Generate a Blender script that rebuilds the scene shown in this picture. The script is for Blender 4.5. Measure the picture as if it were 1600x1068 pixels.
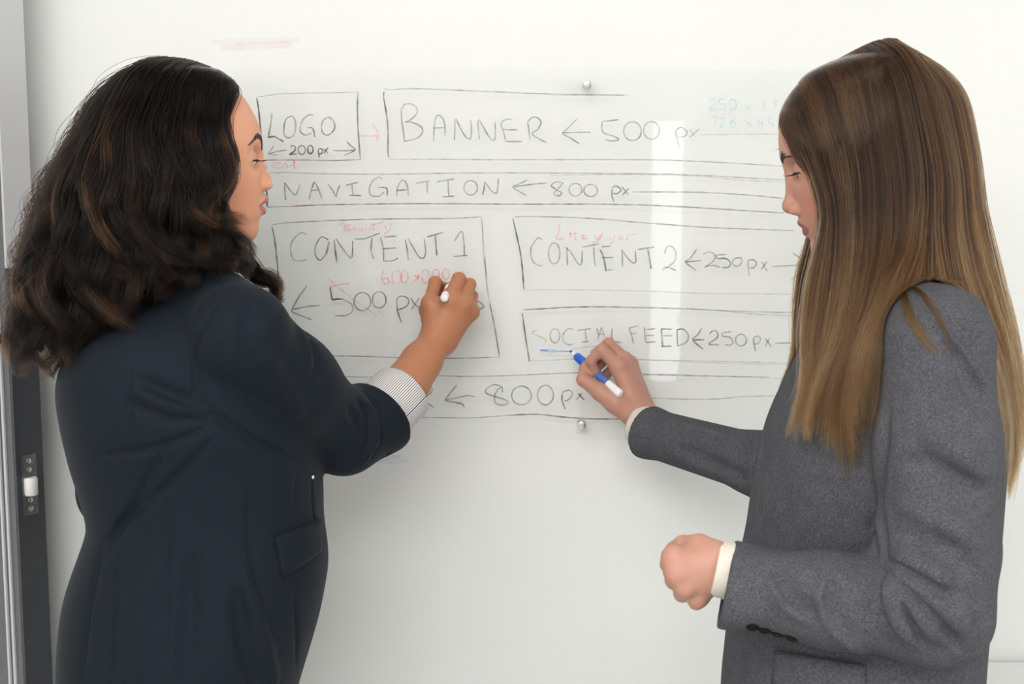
import bpy, bmesh, math, random
import numpy as np
from mathutils import Vector, Matrix

for _o in list(bpy.data.objects):
    bpy.data.objects.remove(_o, do_unlink=True)
scene = bpy.context.scene
COL = scene.collection

# ------------------------------------------------------------------ camera, world, lights, exposure
CAM = np.array([0.0, -2.25, 1.60]); PITCH = math.radians(7.5); FPX = 2222.0
cam_d = bpy.data.cameras.new('camera'); cam = bpy.data.objects.new('camera', cam_d); COL.objects.link(cam)
cam.location = CAM; cam.rotation_euler = (math.pi / 2 - PITCH, 0, 0)
cam_d.sensor_width = 36.0; cam_d.lens = 36.0 * FPX / 1600.0; cam_d.clip_start = 0.05
cam_d.dof.use_dof = True; cam_d.dof.focus_distance = 2.1; cam_d.dof.aperture_fstop = 8.0
scene.camera = cam

world = bpy.data.worlds.new('world'); scene.world = world; world.use_nodes = True
wn = world.node_tree.nodes
wn['Background'].inputs[0].default_value = (0.86, 0.93, 1.0, 1); wn['Background'].inputs[1].default_value = 0.7


def area(name, loc, target, sx, sy, power, color):
    d = bpy.data.lights.new(name, 'AREA'); d.shape = 'RECTANGLE'; d.size = sx; d.size_y = sy
    d.energy = power; d.color = color
    o = bpy.data.objects.new(name, d); COL.objects.link(o); o.location = loc
    o.rotation_euler = (Vector(target) - Vector(loc)).to_track_quat('-Z', 'Y').to_euler()
    return o


area('window_daylight_right', (2.30, -2.25, 1.75), (-0.4, -0.9, 1.40), 1.9, 1.7, 20, (1.0, 0.985, 0.95))
area('ceiling_fill_light', (-0.45, -3.2, 2.68), (-0.45, -3.2, 0), 2.2, 1.6, 66, (1.0, 0.985, 0.965))  # unseen overhead fill, added to brighten the wall and the sides facing us
area('ceiling_fill_light', (-0.65, -1.35, 2.68), (-0.65, -1.35, 0), 1.7, 0.6, 6, (1.0, 0.985, 0.965))  # second added fill, out of view, washing the wall from nearer by
area('window_daylight_rear', (0.71, -4.33, 1.0), (0.71, 0, 1.0), 0.14, 1.5, 2.2, (0.97, 0.985, 1.0))

vs = scene.view_settings
vs.view_transform = 'Standard'; vs.look = 'None'; vs.gamma = 1.0; vs.use_curve_mapping = False
vs.exposure = 0.46
scene.cycles.max_bounces = 10; scene.cycles.transparent_max_bounces = 24

# ------------------------------------------------------------------ picture calibration helpers (pixel + distance -> place)
CF = np.array([0, math.cos(PITCH), -math.sin(PITCH)]); CU = np.array([0, math.sin(PITCH), math.cos(PITCH)])
CR = np.array([1.0, 0, 0])


def ray(px, py):
    d = CF * FPX + CR * (px - 800.0) + CU * (534.0 - py)
    return d / np.linalg.norm(d)


def P(px, py, y):
    d = ray(px, py)
    return CAM + d * ((y - CAM[1]) / d[1])


def ray_plane(px, py, o, n, off):
    d = ray(px, py)
    return CAM + d * ((np.dot(o - CAM, n) + off) / np.dot(d, n))


def catmull(pts, n):
    pts = np.asarray(pts, float)
    if len(pts) == 2:
        t = np.linspace(0, 1, n)[:, None]
        return pts[0] * (1 - t) + pts[1] * t
    p = np.vstack([2 * pts[0] - pts[1], pts, 2 * pts[-1] - pts[-2]])
    seg = np.linalg.norm(np.diff(pts, axis=0), axis=1); cum = np.concatenate([[0], np.cumsum(seg)])
    s = np.linspace(0, cum[-1], n); i = np.clip(np.searchsorted(cum, s, 'right') - 1, 0, len(pts) - 2)
    t = ((s - cum[i]) / np.maximum(seg[i], 1e-9))[:, None]
    a, b, c, d = p[i], p[i + 1], p[i + 2], p[i + 3]
    return 0.5 * (2 * b + (c - a) * t + (2 * a - 5 * b + 4 * c - d) * t * t + (3 * b - a - 3 * c + d) * t ** 3)


# ------------------------------------------------------------------ object helpers
def link(name, mesh, mat=None, parent=None):
    o = bpy.data.objects.new(name, mesh); COL.objects.link(o)
    if mat is not None:
        mesh.materials.append(mat)
    if parent is not None:
        o.parent = parent
        o.matrix_parent_inverse = parent.matrix_basis.inverted()
    return o


def empty(name, loc, label, cat, group=None):
    o = bpy.data.objects.new(name, None); COL.objects.link(o); o.location = loc
    o.empty_display_size = 0.05
    tag(o, label, cat, group); return o


def tag(o, label, cat, group=None):
    o['label'] = label; o['category'] = cat
    if group:
        o['group'] = group
    return o


def struct(o):
    o['kind'] = 'structure'; return o


def mesh_np(name, v, f, smooth=True):
    me = bpy.data.meshes.new(name)
    v = np.asarray(v, np.float32); f = np.asarray(f, np.int32)
    me.vertices.add(len(v)); me.vertices.foreach_set('co', v.ravel())
    k = f.shape[1]
    me.loops.add(f.size); me.loops.foreach_set('vertex_index', f.ravel())
    me.polygons.add(len(f)); me.polygons.foreach_set('loop_start', np.arange(0, f.size, k, dtype=np.int32))
    me.polygons.foreach_set('loop_total', np.full(len(f), k, np.int32))
    me.update(calc_edges=True); me.validate()
    me.polygons.foreach_set('use_smooth', np.full(len(me.polygons), smooth, bool))
    return me


def box_mesh(name, lo, hi, bevel=0.0, segs=2):
    bm = bmesh.new(); bmesh.ops.create_cube(bm, size=1.0)
    lo = Vector(lo); hi = Vector(hi)
    for v in bm.verts:
        v.co = Vector([(lo[i] + hi[i]) / 2 + v.co[i] * (hi[i] - lo[i]) for i in range(3)])
    if bevel > 0:
        bmesh.ops.bevel(bm, geom=list(bm.edges), offset=bevel, segments=segs, profile=0.5, affect='EDGES')
    me = bpy.data.meshes.new(name); bm.to_mesh(me); bm.free()
    return me


def lathe(name, prof, a, b, segs=28):
    """prof: (t along a->b in metres, radius); closed solid of revolution from point a towards b"""
    a = np.asarray(a, float); b = np.asarray(b, float); ax = (b - a) / np.linalg.norm(b - a)
    h = np.array([0, 0, 1.0]) if abs(ax[2]) < 0.9 else np.array([1.0, 0, 0])
    u = np.cross(ax, h); u /= np.linalg.norm(u); w = np.cross(ax, u)
    bm = bmesh.new(); rings = []
    for t, r in prof:
        rings.append([bm.verts.new(a + ax * t + (u * math.cos(k * 2 * math.pi / segs) + w * math.sin(k * 2 * math.pi / segs)) * max(r, 1e-5)) for k in range(segs)])
    for i in range(len(rings) - 1):
        for k in range(segs):
            bm.faces.new((rings[i][k], rings[i][(k + 1) % segs], rings[i + 1][(k + 1) % segs], rings[i + 1][k]))
    bm.faces.new(rings[0][::-1]); bm.faces.new(rings[-1])
    bmesh.ops.recalc_face_normals(bm, faces=bm.faces)
    for f in bm.faces:
        f.smooth = True
    me = bpy.data.meshes.new(name); bm.to_mesh(me); bm.free()
    try:
        me.set_sharp_from_angle(angle=math.radians(40))
    except Exception:
        pass
    return me


# ------------------------------------------------------------------ materials
def mat(name, color, rough=0.5, metal=0.0, spec=0.5, noise=None, bump=None, sheen=0.0, sss=0.0, coat=0.0):
    """noise=(scale, amount, detail): object's own colour variation; bump=(scale, strength, distance)"""
    m = bpy.data.materials.new(name); m.use_nodes = True
    nt = m.node_tree; n = nt.nodes; b = n['Principled BSDF']
    b.inputs['Roughness'].default_value = rough; b.inputs['Metallic'].default_value = metal
    b.inputs['Specular IOR Level'].default_value = spec
    b.inputs['Base Color'].default_value = (*color, 1)
    if sheen:
        b.inputs['Sheen Weight'].default_value = sheen; b.inputs['Sheen Roughness'].default_value = 0.5
    if coat:
        b.inputs['Coat Weight'].default_value = coat; b.inputs['Coat Roughness'].default_value = 0.08
    if sss:
        b.inputs['Subsurface Weight'].default_value = sss
        b.inputs['Subsurface Radius'].default_value = (1.0, 0.35, 0.2); b.inputs['Subsurface Scale'].default_value = 0.006
    tc = n.new('ShaderNodeTexCoord')
    if noise:
        tx = n.new('ShaderNodeTexNoise'); tx.inputs['Scale'].default_value = noise[0]; tx.inputs['Detail'].default_value = noise[2]
        nt.links.new(tc.outputs['Object'], tx.inputs['Vector'])
        mr = n.new('ShaderNodeMapRange'); mr.inputs[1].default_value = 0.3; mr.inputs[2].default_value = 0.7
        mr.inputs[3].default_value = 1 - noise[1]; mr.inputs[4].default_value = 1 + noise[1]
        nt.links.new(tx.outputs['Fac'], mr.inputs[0])
        mx = n.new('ShaderNodeVectorMath'); mx.operation = 'SCALE'; mx.inputs[0].default_value = color
        nt.links.new(mr.outputs[0], mx.inputs['Scale']); nt.links.new(mx.outputs[0], b.inputs['Base Color'])
    if bump:
        tb = n.new('ShaderNodeTexNoise'); tb.inputs['Scale'].default_value = bump[0]; tb.inputs['Detail'].default_value = 3
        nt.links.new(tc.outputs['Object'], tb.inputs['Vector'])
        bp = n.new('ShaderNodeBump'); bp.inputs['Strength'].default_value = bump[1]; bp.inputs['Distance'].default_value = bump[2]
        nt.links.new(tb.outputs['Fac'], bp.inputs['Height']); nt.links.new(bp.outputs['Normal'], b.inputs['Normal'])
    return m


M_WALL = mat('white_wall_paint', (0.84, 0.845, 0.825), 0.35, spec=0.35, noise=(1.3, 0.012, 3), bump=(60, 0.04, 0.002))
M_REAR = mat('grey_wall_paint', (0.42, 0.42, 0.42), 0.6, noise=(2, 0.02, 3))
M_CEIL = mat('white_ceiling_paint', (0.82, 0.82, 0.80), 0.9, noise=(30, 0.02, 3))
M_FLOOR = mat('pale_grey_carpet', (0.56, 0.56, 0.55), 0.95, noise=(180, 0.25, 4), bump=(400, 0.5, 0.004))
M_FRAMEW = mat('white_frame_paint', (0.80, 0.80, 0.79), 0.4)
M_DOOR = mat('pale_grey_door_laminate', (0.10, 0.10, 0.105), 0.25, noise=(6, 0.03, 3), coat=0.4)
M_DOOREDGE = mat('charcoal_door_edge', (0.045, 0.047, 0.055), 0.32, noise=(20, 0.06, 2))
M_DOORPALE = mat('pale_grey_door_finish', (0.56, 0.56, 0.58), 0.35, noise=(8, 0.02, 2))
M_STEEL = mat('brushed_steel', (0.62, 0.62, 0.60), 0.28, metal=1.0, noise=(90, 0.08, 2))
M_CATCH = mat('dark_nickel_plate', (0.20, 0.20, 0.20), 0.3, metal=0.9, noise=(150, 0.2, 2))
M_NYLON = mat('white_nylon_roller', (0.82, 0.81, 0.78), 0.4, noise=(40, 0.02, 2))
M_BLACK = mat('black_plastic', (0.015, 0.015, 0.016), 0.35, noise=(60, 0.1, 2))
M_TABLE = mat('white_laminate', (0.84, 0.84, 0.84), 0.35, noise=(12, 0.01, 2))
M_MARKW = mat('white_marker_plastic', (0.86, 0.86, 0.85), 0.3, noise=(60, 0.01, 2))
M_MARKR = mat('red_marker_plastic', (0.55, 0.05, 0.10), 0.35, noise=(60, 0.05, 2))
M_MARKB = mat('blue_marker_plastic', (0.015, 0.13, 0.62), 0.35, noise=(60, 0.05, 2))
M_LABELB = mat('blue_printed_label', (0.10, 0.17, 0.45), 0.45, noise=(60, 0.05, 2))
M_NIB = mat('black_felt_nib', (0.02, 0.02, 0.03), 0.9, noise=(300, 0.2, 2))
M_NAVY = mat('navy_suit_cloth', (0.0064, 0.0108, 0.0170), 0.72, spec=0.14, noise=(420, 0.22, 3), bump=(900, 0.25, 0.0008), sheen=0.03)
M_NAVYT = mat('navy_trouser_cloth', (0.006, 0.009, 0.013), 0.8, noise=(420, 0.2, 3))
M_SHOE = mat('black_shoe_leather', (0.015, 0.014, 0.014), 0.35, noise=(60, 0.1, 2))
M_SHIRTW = mat('cream_shirt_cotton', (0.68, 0.62, 0.54), 0.85, noise=(300, 0.03, 3), bump=(600, 0.2, 0.0006))
M_BUTTON = mat('black_horn_button', (0.006, 0.006, 0.007), 0.6, spec=0.15, noise=(120, 0.2, 2))
M_PEARL = mat('white_pearl_button', (0.8, 0.8, 0.78), 0.25, noise=(60, 0.03, 2))
M_EYE = mat('eyeball_white', (0.72, 0.68, 0.64), 0.15, coat=0.5, noise=(90, 0.03, 2))
M_IRISD = mat('dark_brown_iris', (0.03, 0.015, 0.008), 0.1, coat=0.5, noise=(200, 0.3, 2))
M_LASH = mat('black_eyelash', (0.008, 0.006, 0.006), 0.6, noise=(60, 0.1, 2))
M_SCALPD = mat('dark_brown_hair_mass', (0.004, 0.0025, 0.002), 0.7, noise=(60, 0.3, 3))
M_SCALPB = mat('brown_hair_mass', (0.024, 0.012, 0.006), 0.7, noise=(60, 0.3, 3))


def wool():
    m = mat('heather_grey_wool', (0.13, 0.13, 0.145), 0.9, spec=0.12, sheen=0.0, bump=(1100, 0.35, 0.001))
    nt = m.node_tree; n = nt.nodes; b = n['Principled BSDF']; tc = n.new('ShaderNodeTexCoord')
    out = None
    for sc, st, (lo, hi) in ((780, (1, 1, 0.4), (0.70, 1.32)), (780, (0.35, 1, 1.2), (0.72, 1.28)), (36, (1, 1, 1), (0.93, 1.07))):
        mp = n.new('ShaderNodeMapping'); mp.inputs['Scale'].default_value = st
        nt.links.new(tc.outputs['Object'], mp.inputs['Vector'])
        tx = n.new('ShaderNodeTexNoise'); tx.inputs['Scale'].default_value = sc; tx.inputs['Detail'].default_value = 2
        nt.links.new(mp.outputs[0], tx.inputs['Vector'])
        mr = n.new('ShaderNodeMapRange'); mr.inputs[1].default_value = 0.32; mr.inputs[2].default_value = 0.68
        mr.inputs[3].default_value = lo; mr.inputs[4].default_value = hi
        nt.links.new(tx.outputs['Fac'], mr.inputs[0])
        if out is None:
            out = mr.outputs[0]
        else:
            mm = n.new('ShaderNodeMath'); mm.operation = 'MULTIPLY'
            nt.links.new(out, mm.inputs[0]); nt.links.new(mr.outputs[0], mm.inputs[1]); out = mm.outputs[0]
    mx = n.new('ShaderNodeVectorMath'); mx.operation = 'SCALE'; mx.inputs[0].default_value = (0.082, 0.082, 0.092)
    nt.links.new(out, mx.inputs['Scale']); nt.links.new(mx.outputs[0], b.inputs['Base Color'])
    return m


M_WOOL = wool()


def attr_mat(name, rough, sss=0.0, spec=0.4, bump=None, attr='tint'):
    m = mat(name, (0.5, 0.5, 0.5), rough, spec=spec, sss=sss, bump=bump)
    nt = m.node_tree; a = nt.nodes.new('ShaderNodeAttribute'); a.attribute_name = attr
    nt.links.new(a.outputs['Color'], nt.nodes['Principled BSDF'].inputs['Base Color'])
    return m


M_SKIN = attr_mat('skin', 0.46, sss=0.18, spec=0.4, bump=(700, 0.12, 0.0006))


def striped():
    m = mat('pinstriped_shirt_cotton', (0.8, 0.78, 0.76), 0.85)
    nt = m.node_tree; n = nt.nodes; b = n['Principled BSDF']
    a = n.new('ShaderNodeAttribute'); a.attribute_name = 'around'
    mu = n.new('ShaderNodeMath'); mu.operation = 'MULTIPLY'; mu.inputs[1].default_value = 46
    fr = n.new('ShaderNodeMath'); fr.operation = 'FRACT'
    gt = n.new('ShaderNodeMath'); gt.operation = 'GREATER_THAN'; gt.inputs[1].default_value = 0.66
    mx = n.new('ShaderNodeMix'); mx.data_type = 'RGBA'
    mx.inputs['A'].default_value = (0.76, 0.735, 0.72, 1); mx.inputs['B'].default_value = (0.13, 0.10, 0.13, 1)
    nt.links.new(a.outputs['Fac'], mu.inputs[0]); nt.links.new(mu.outputs[0], fr.inputs[0]); nt.links.new(fr.outputs[0], gt.inputs[0])
    nt.links.new(gt.outputs[0], mx.inputs['Factor']); nt.links.new(mx.outputs['Result'], b.inputs['Base Color'])
    return m


M_STRIPE = striped()


def glass_mat(name, tint, edge):
    """thin clear sheet: sees through, mirrors by Fresnel"""
    m = bpy.data.materials.new(name); m.use_nodes = True; nt = m.node_tree; n = nt.nodes; n.clear()
    out = n.new('ShaderNodeOutputMaterial'); tr = n.new('ShaderNodeBsdfTransparent'); gl = n.new('ShaderNodeBsdfGlossy')
    fr = n.new('ShaderNodeFresnel'); mx = n.new('ShaderNodeMixShader')
    tr.inputs[0].default_value = (*tint, 1); gl.inputs['Roughness'].default_value = 0.015; fr.inputs[0].default_value = edge
    ge = n.new('ShaderNodeNewGeometry'); mu = n.new('ShaderNodeMath'); mu.operation = 'MULTIPLY'; iv = n.new('ShaderNodeMath'); iv.operation = 'SUBTRACT'; iv.inputs[0].default_value = 1.0
    nt.links.new(ge.outputs['Backfacing'], iv.inputs[1]); nt.links.new(fr.outputs[0], mu.inputs[0]); nt.links.new(iv.outputs[0], mu.inputs[1])
    nt.links.new(mu.outputs[0], mx.inputs[0]); nt.links.new(tr.outputs[0], mx.inputs[1]); nt.links.new(gl.outputs[0], mx.inputs[2])
    nt.links.new(mx.outputs[0], out.inputs[0])
    return m


M_GLASS = glass_mat('clear_glass', (0.997, 0.999, 0.997), 1.5)


def ink_mat(name, color):
    m = bpy.data.materials.new(name); m.use_nodes = True; nt = m.node_tree; n = nt.nodes
    b = n['Principled BSDF']; b.inputs['Base Color'].default_value = (*color, 1); b.inputs['Roughness'].default_value = 0.8
    a = n.new('ShaderNodeAttribute'); a.attribute_name = 'ink'
    tc = n.new('ShaderNodeTexCoord'); tx = n.new('ShaderNodeTexNoise'); tx.inputs['Scale'].default_value = 160; tx.inputs['Detail'].default_value = 2
    nt.links.new(tc.outputs['Object'], tx.inputs['Vector'])
    mr = n.new('ShaderNodeMapRange'); mr.inputs[1].default_value = 0.3; mr.inputs[2].default_value = 0.7; mr.inputs[3].default_value = 0.75; mr.inputs[4].default_value = 1.2
    mu = n.new('ShaderNodeMath'); mu.operation = 'MULTIPLY'; mu.use_clamp = True
    nt.links.new(tx.outputs['Fac'], mr.inputs[0]); nt.links.new(a.outputs['Fac'], mu.inputs[0]); nt.links.new(mr.outputs[0], mu.inputs[1])
    nt.links.new(mu.outputs[0], b.inputs['Alpha'])
    return m


M_INK = ink_mat('black_marker_ink', (0.085, 0.082, 0.065))
M_INKR = ink_mat('red_marker_ink', (0.88, 0.24, 0.28))
M_INKB = ink_mat('blue_marker_ink', (0.08, 0.33, 0.75))
M_INKT = ink_mat('pale_teal_marker_ink', (0.25, 0.62, 0.72))


def hair_mat(name, rough=0.22, radial=0.35, ior=1.33):
    m = bpy.data.materials.new(name); m.use_nodes = True; nt = m.node_tree; n = nt.nodes; n.clear()
    out = n.new('ShaderNodeOutputMaterial'); h = n.new('ShaderNodeBsdfHairPrincipled')
    h.parametrization = 'COLOR'; h.inputs['Roughness'].default_value = rough; h.inputs['Radial Roughness'].default_value = radial
    h.inputs['IOR'].default_value = ior
    a = n.new('ShaderNodeAttribute'); a.attribute_name = 'tone'
    nt.links.new(a.outputs['Color'], h.inputs['Color']); nt.links.new(h.outputs[0], out.inputs[0])
    return m


M_HAIR = hair_mat('brown_hair_strands')
M_HAIRD = hair_mat('dark_hair_strands', 0.16, 0.3, 1.27)
# ------------------------------------------------------------------ the room
X0, X1, Y0, ZC = -1.75, 2.32, -4.35, 2.72
struct(link('floor', box_mesh('floor', (X0 - .1, Y0 - .1, -0.1), (X1 + .1, 0.1, 0.0)), M_FLOOR))
struct(link('ceiling', box_mesh('ceiling', (X0 - .1, Y0 - .1, ZC), (X1 + .1, 0.1, ZC + .1)), M_CEIL))
struct(link('wall_back', box_mesh('wall_back', (X0 - .1, 0.0, 0.0), (X1 + .1, 0.1, ZC)), M_WALL))
struct(link('wall_left', box_mesh('wall_left', (X0 - .1, Y0, 0.0), (X0, 0.0, ZC)), M_WALL))


def multi_box(name, boxes, m, parent=None):
    bm = bmesh.new()
    for lo, hi in boxes:
        t = box_mesh('t', lo, hi); bm.from_mesh(t); bpy.data.meshes.remove(t)
    me = bpy.data.meshes.new(name); bm.to_mesh(me); bm.free()
    return link(name, me, m, parent)


# right wall and the wall behind the camera, each with a wide window opening
WA, WB, WZ0, WZ1 = -3.25, -1.25, 0.9, 2.6
struct(multi_box('wall_right', [((X1, Y0, 0), (X1 + .1, 0, WZ0)), ((X1, Y0, WZ1), (X1 + .1, 0, ZC)), ((X1, Y0, WZ0), (X1 + .1, WA, WZ1)), ((X1, WB, WZ0), (X1 + .1, 0, WZ1))], M_WALL))
RA, RB, RC, RZ0, RZ1, RZ2 = 0.64, 0.78, 0.96, 0.24, 1.60, 1.76     # a narrow slot of daylight behind the camera
struct(multi_box('wall_rear', [((X0, Y0 - .1, 0), (RA, Y0, ZC)), ((RC, Y0 - .1, 0), (X1, Y0, ZC)), ((RA, Y0 - .1, 0), (RC, Y0, RZ0)), ((RA, Y0 - .1, RZ2), (RC, Y0, ZC)), ((RB, Y0 - .1, RZ0), (RC, Y0, RZ1))], M_REAR))
w1 = struct(multi_box('window_1', [((X1 + .02, WA, WZ0), (X1 + .08, WA + .06, WZ1)), ((X1 + .02, WB - .06, WZ0), (X1 + .08, WB, WZ1)), ((X1 + .02, WA, WZ0), (X1 + .08, WB, WZ0 + .06)), ((X1 + .02, WA, WZ1 - .06), (X1 + .08, WB, WZ1)), ((X1 + .02, -2.28, WZ0), (X1 + .08, -2.22, WZ1))], M_FRAMEW))
w2 = struct(multi_box('window_2', [((RA, Y0 - .08, RZ0), (RA + .012, Y0 - .02, RZ2)), ((RB - .012, Y0 - .08, RZ0), (RB, Y0 - .02, RZ1)), ((RA, Y0 - .08, RZ0), (RB, Y0 - .02, RZ0 + .012)), ((RA, Y0 - .08, RZ2 - .012), (RC, Y0 - .02, RZ2))], M_FRAMEW))
struct(multi_box('trim_1', [((-1.57, -4.02, ZC - .03), (0.67, -2.38, ZC - .001))], M_FRAMEW)); struct(multi_box('trim_2', [((-1.52, -1.67, ZC - .03), (0.22, -1.03, ZC - .001))], M_FRAMEW))   # unseen housing boxes that go with the added ceiling fill lights
struct(link('baseboard_back', box_mesh('baseboard_back', (X0, -0.014, 0.0), (X1, 0.0, 0.10), 0.004), M_FRAMEW))

# door leaf standing part open at the left, its dark edge with a roller catch towards us
DA = P(62, 600, -0.075)            # right corner line of the edge face (foot of it is plumb below)
ang = math.radians(-55)           # edge face turned towards the room
ed = np.array([-math.cos(ang), math.sin(ang), 0])   # along the edge face, to the left
ED_W = 0.049
nrm = np.array([-math.sin(ang) * -1, -math.cos(ang), 0]); nrm = np.array([ed[1], -ed[0], 0]); nrm = nrm if nrm[1] < 0 else -nrm
back = -nrm                       # leaf runs away from the edge face


def prism(name, foot, uv, vv, w, d, z0, z1, m, parent=None, bevel=0.0):
    bm = bmesh.new()
    c = [foot, foot + uv * w, foot + uv * w + vv * d, foot + vv * d]
    vs_ = [bm.verts.new((p[0], p[1], z)) for z in (z0, z1) for p in c]
    for f in ((0, 1, 2, 3), (4, 5, 6, 7), (0, 1, 5, 4), (1, 2, 6, 5), (2, 3, 7, 6), (3, 0, 4, 7)):
        bm.faces.new([vs_[i] for i in f])
    bmesh.ops.recalc_face_normals(bm, faces=bm.faces)
    if bevel:
        bmesh.ops.bevel(bm, geom=list(bm.edges), offset=bevel, segments=2, affect='EDGES')
    me = bpy.data.meshes.new(name); bm.to_mesh(me); bm.free()
    return link(name, me, m, parent)


door = bpy.data.objects.new('door_1', None); COL.objects.link(door); door.location = (DA[0], DA[1], 0); struct(door)
ZEDGE = P(40, 418, -0.09)[2]
prism('leaf', DA + back * 0.004, ed, back, ED_W, 0.088, 0.012, 2.15, M_DOOR, door, 0.001)
prism('edge_strip', DA, ed, back, ED_W, 0.006, 0.012, ZEDGE, M_DOOREDGE, door)
prism('edge_upper', DA, ed, back, ED_W, 0.006, ZEDGE + .001, 2.15, M_DOORPALE, door)  # upper length of the door edge, paler than the strip below
for dd in (0.022, 0.036):
    prism('face_bead', DA + ed * (ED_W - .001) + back * dd, ed, back, 0.004, 0.005, 0.012, 2.15, M_DOORPALE, door)
zc0 = P(50, 802, -0.09)[2]; zc1 = P(48, 708, -0.09)[2]
plate = prism('roller_catch', DA + ed * 0.013 + nrm * 0.0015, ed, back, 0.028, 0.006, zc0, zc1, M_CATCH, door, 0.0006)
zr = P(48, 757, -0.09)[2]
rp = DA + ed * 0.027 + nrm * 0.004
link('roller', lathe('roller', [(0, 0.009), (0.002, 0.0105), (0.026, 0.0105), (0.028, 0.009)], (rp[0], rp[1], zr - .014), (rp[0], rp[1], zr + .014)), M_NYLON, plate)
for zz in (zc0 + .010, zc0 + .024, zc1 - .010, zc1 - .024):
    sp = DA + ed * 0.027 + nrm * 0.001
    link('screw', lathe('screw', [(0, 0.0045), (0.0016, 0.004), (0.0018, 0.001)], (sp[0], sp[1], zz), (sp[0] + nrm[0], sp[1] + nrm[1], zz), 16), M_STEEL, plate)
zh = P(8, 524, -0.10)[2]; hp = DA + ed * ED_W + back * 0.05
hd = prism('handle', hp + ed * 0.02, ed, -back, 0.016, 0.06, zh - .010, zh + .010, M_BLACK, door, 0.003)
prism('handle_rose', hp + ed * 0.0, ed, back, 0.022, 0.05, zh - .025, zh + .025, M_BLACK, hd, 0.003)

# white desk against the wall, just in frame at lower right
TX0, TX1, TZ = P(1440, 1034, -.02)[0], 1.75, P(1560, 1033, -.012)[2]
desk = empty('desk', ((TX0 + TX1) / 2, -0.2, 0), 'white laminate desk against the wall behind the woman in grey', 'desk')
link('desk_top', box_mesh('desk_top', (TX0, -0.42, TZ - .03), (TX1, -0.012, TZ), 0.003), M_TABLE, desk)
for lx, ly in ((TX0 + .04, -.38), (TX0 + .04, -.06), (TX1 - .04, -.38), (TX1 - .04, -.06)):
    link('leg', box_mesh('leg', (lx - .02, ly - .02, 0), (lx + .02, ly + .02, TZ - .03), 0.003), M_FRAMEW, desk)
link('modesty_panel', box_mesh('modesty_panel', (TX0 + .06, -0.065, 0.35), (TX1 - .06, -0.05, TZ - .03), 0.002), M_TABLE, desk)

# clear glass writing board on steel stand-offs
GY0, GY1 = -0.022, -0.016                     # front and back face
gl = P(318, 400, GY0)[0]; gr = P(1462, 400, GY0)[0]; gt = P(900, 108, GY0)[2]; gb = P(900, 688, GY0)[2]
board = empty('glass_board', ((gl + gr) / 2, -0.011, gb), 'clear glass writing board covered in hand-drawn web page layout notes', 'whiteboard')
gp = link('glass_panel', box_mesh('glass_panel', (gl, GY0, gb), (gr, GY1, gt), 0.001, 1), M_GLASS, board)
for (cx, cz) in ((P(918, 132, -.03)[0], P(918, 132, -.03)[2]), (P(909, 664, -.03)[0], P(909, 664, -.03)[2]), (gl + .03, gt - .024), (gl + .03, gb + .024), (gr - .03, gt - .024), (gr - .03, gb + .024)):
    so = link('standoff', lathe('standoff', [(.0005, .0062), (.0155, .0062)], (cx, 0.0, cz), (cx, -1, cz)), M_STEEL, board)
    link('cap', lathe('cap', [(0, .0060), (.0005, .0066), (.010, .0066), (.0115, .0060), (.0118, .0052)], (cx, GY0, cz), (cx, -1, cz)), M_STEEL, so)
# ------------------------------------------------------------------ handwriting on the glass
ZF = {1: (380, 130, 6.667), 2: (590, 130, 5.714), 3: (860, 130, 4.2105), 4: (400, 260, 4.0), 5: (430, 400, 4.444), 6: (790, 330, 5.333),
      7: (1040, 370, 5.62), 8: (800, 470, 5.333), 9: (640, 570, 5.333), 10: (1060, 130, 7.12), 11: (380, 100, 3.333), 12: (420, 560, 3.077), 13: (880, 500, 3.814), 0: (0, 0, 1)}


def ell(cx, cy, rx, ry, a0=-100, sweep=375):
    return [(cx + rx * math.cos(math.radians(a0 - sweep * i / 14)), cy + ry * math.sin(math.radians(a0 - sweep * i / 14))) for i in range(15)]


def writing(name, z, strokes, m, parent=None, yoff=GY0, wide=1.0):
    """strokes: (density, width px, [points]) or (density, [points]); laid as a thin raised line of ink on the glass"""
    V, F, K = [], [], []
    zx, zy, zs = ZF[z]
    for si, s in enumerate(strokes):
        dens, w, pts = s if len(s) == 3 else (s[0], 2.3, s[1])
        if isinstance(pts, tuple):
            pts = ell(*pts)
        px = [(zx + a / zs, zy + b / zs) for a, b in pts]
        L = sum(math.dist(px[i], px[i + 1]) for i in range(len(px) - 1))
        c = catmull(px, max(4, int(L / 2.5)))
        W = np.array([P(a, b, yoff) for a, b in c])
        t = np.gradient(W, axis=0); t /= np.linalg.norm(t, axis=1)[:, None] + 1e-9
        side = np.cross(t, np.array([0, 1.0, 0]))
        n = len(W); hw = 0.0005 * w * wide * (1 + 0.16 * np.sin(np.arange(n) * 0.7 + si)) * np.clip(0.65 + 3 * np.minimum(np.arange(n), np.arange(n)[::-1]) / n, 0, 1)
        lift = 0.00025 + 0.00004 * (si % 7)
        b0 = len(V)
        for k in range(n):
            f = np.array([0, -lift, 0])
            V += [W[k] - side[k] * hw[k] - f * 0.2, W[k] - side[k] * hw[k] * 0.6 + f, W[k] + side[k] * hw[k] * 0.6 + f, W[k] + side[k] * hw[k] - f * 0.2]
            K += [dens * (0.86 + 0.3 * math.sin(k * 0.13 + si * 1.7) ** 2)] * 4
        for k in range(n - 1):
            for j in range(3):
                F.append((b0 + 4 * k + j, b0 + 4 * k + j + 1, b0 + 4 * k + 5 + j, b0 + 4 * k + 4 + j))
    me = mesh_np(name, V, F)
    at = me.attributes.new('ink', 'FLOAT', 'POINT'); at.data.foreach_set('value', np.array(K, np.float32))
    return link(name, me, m, parent)


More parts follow.
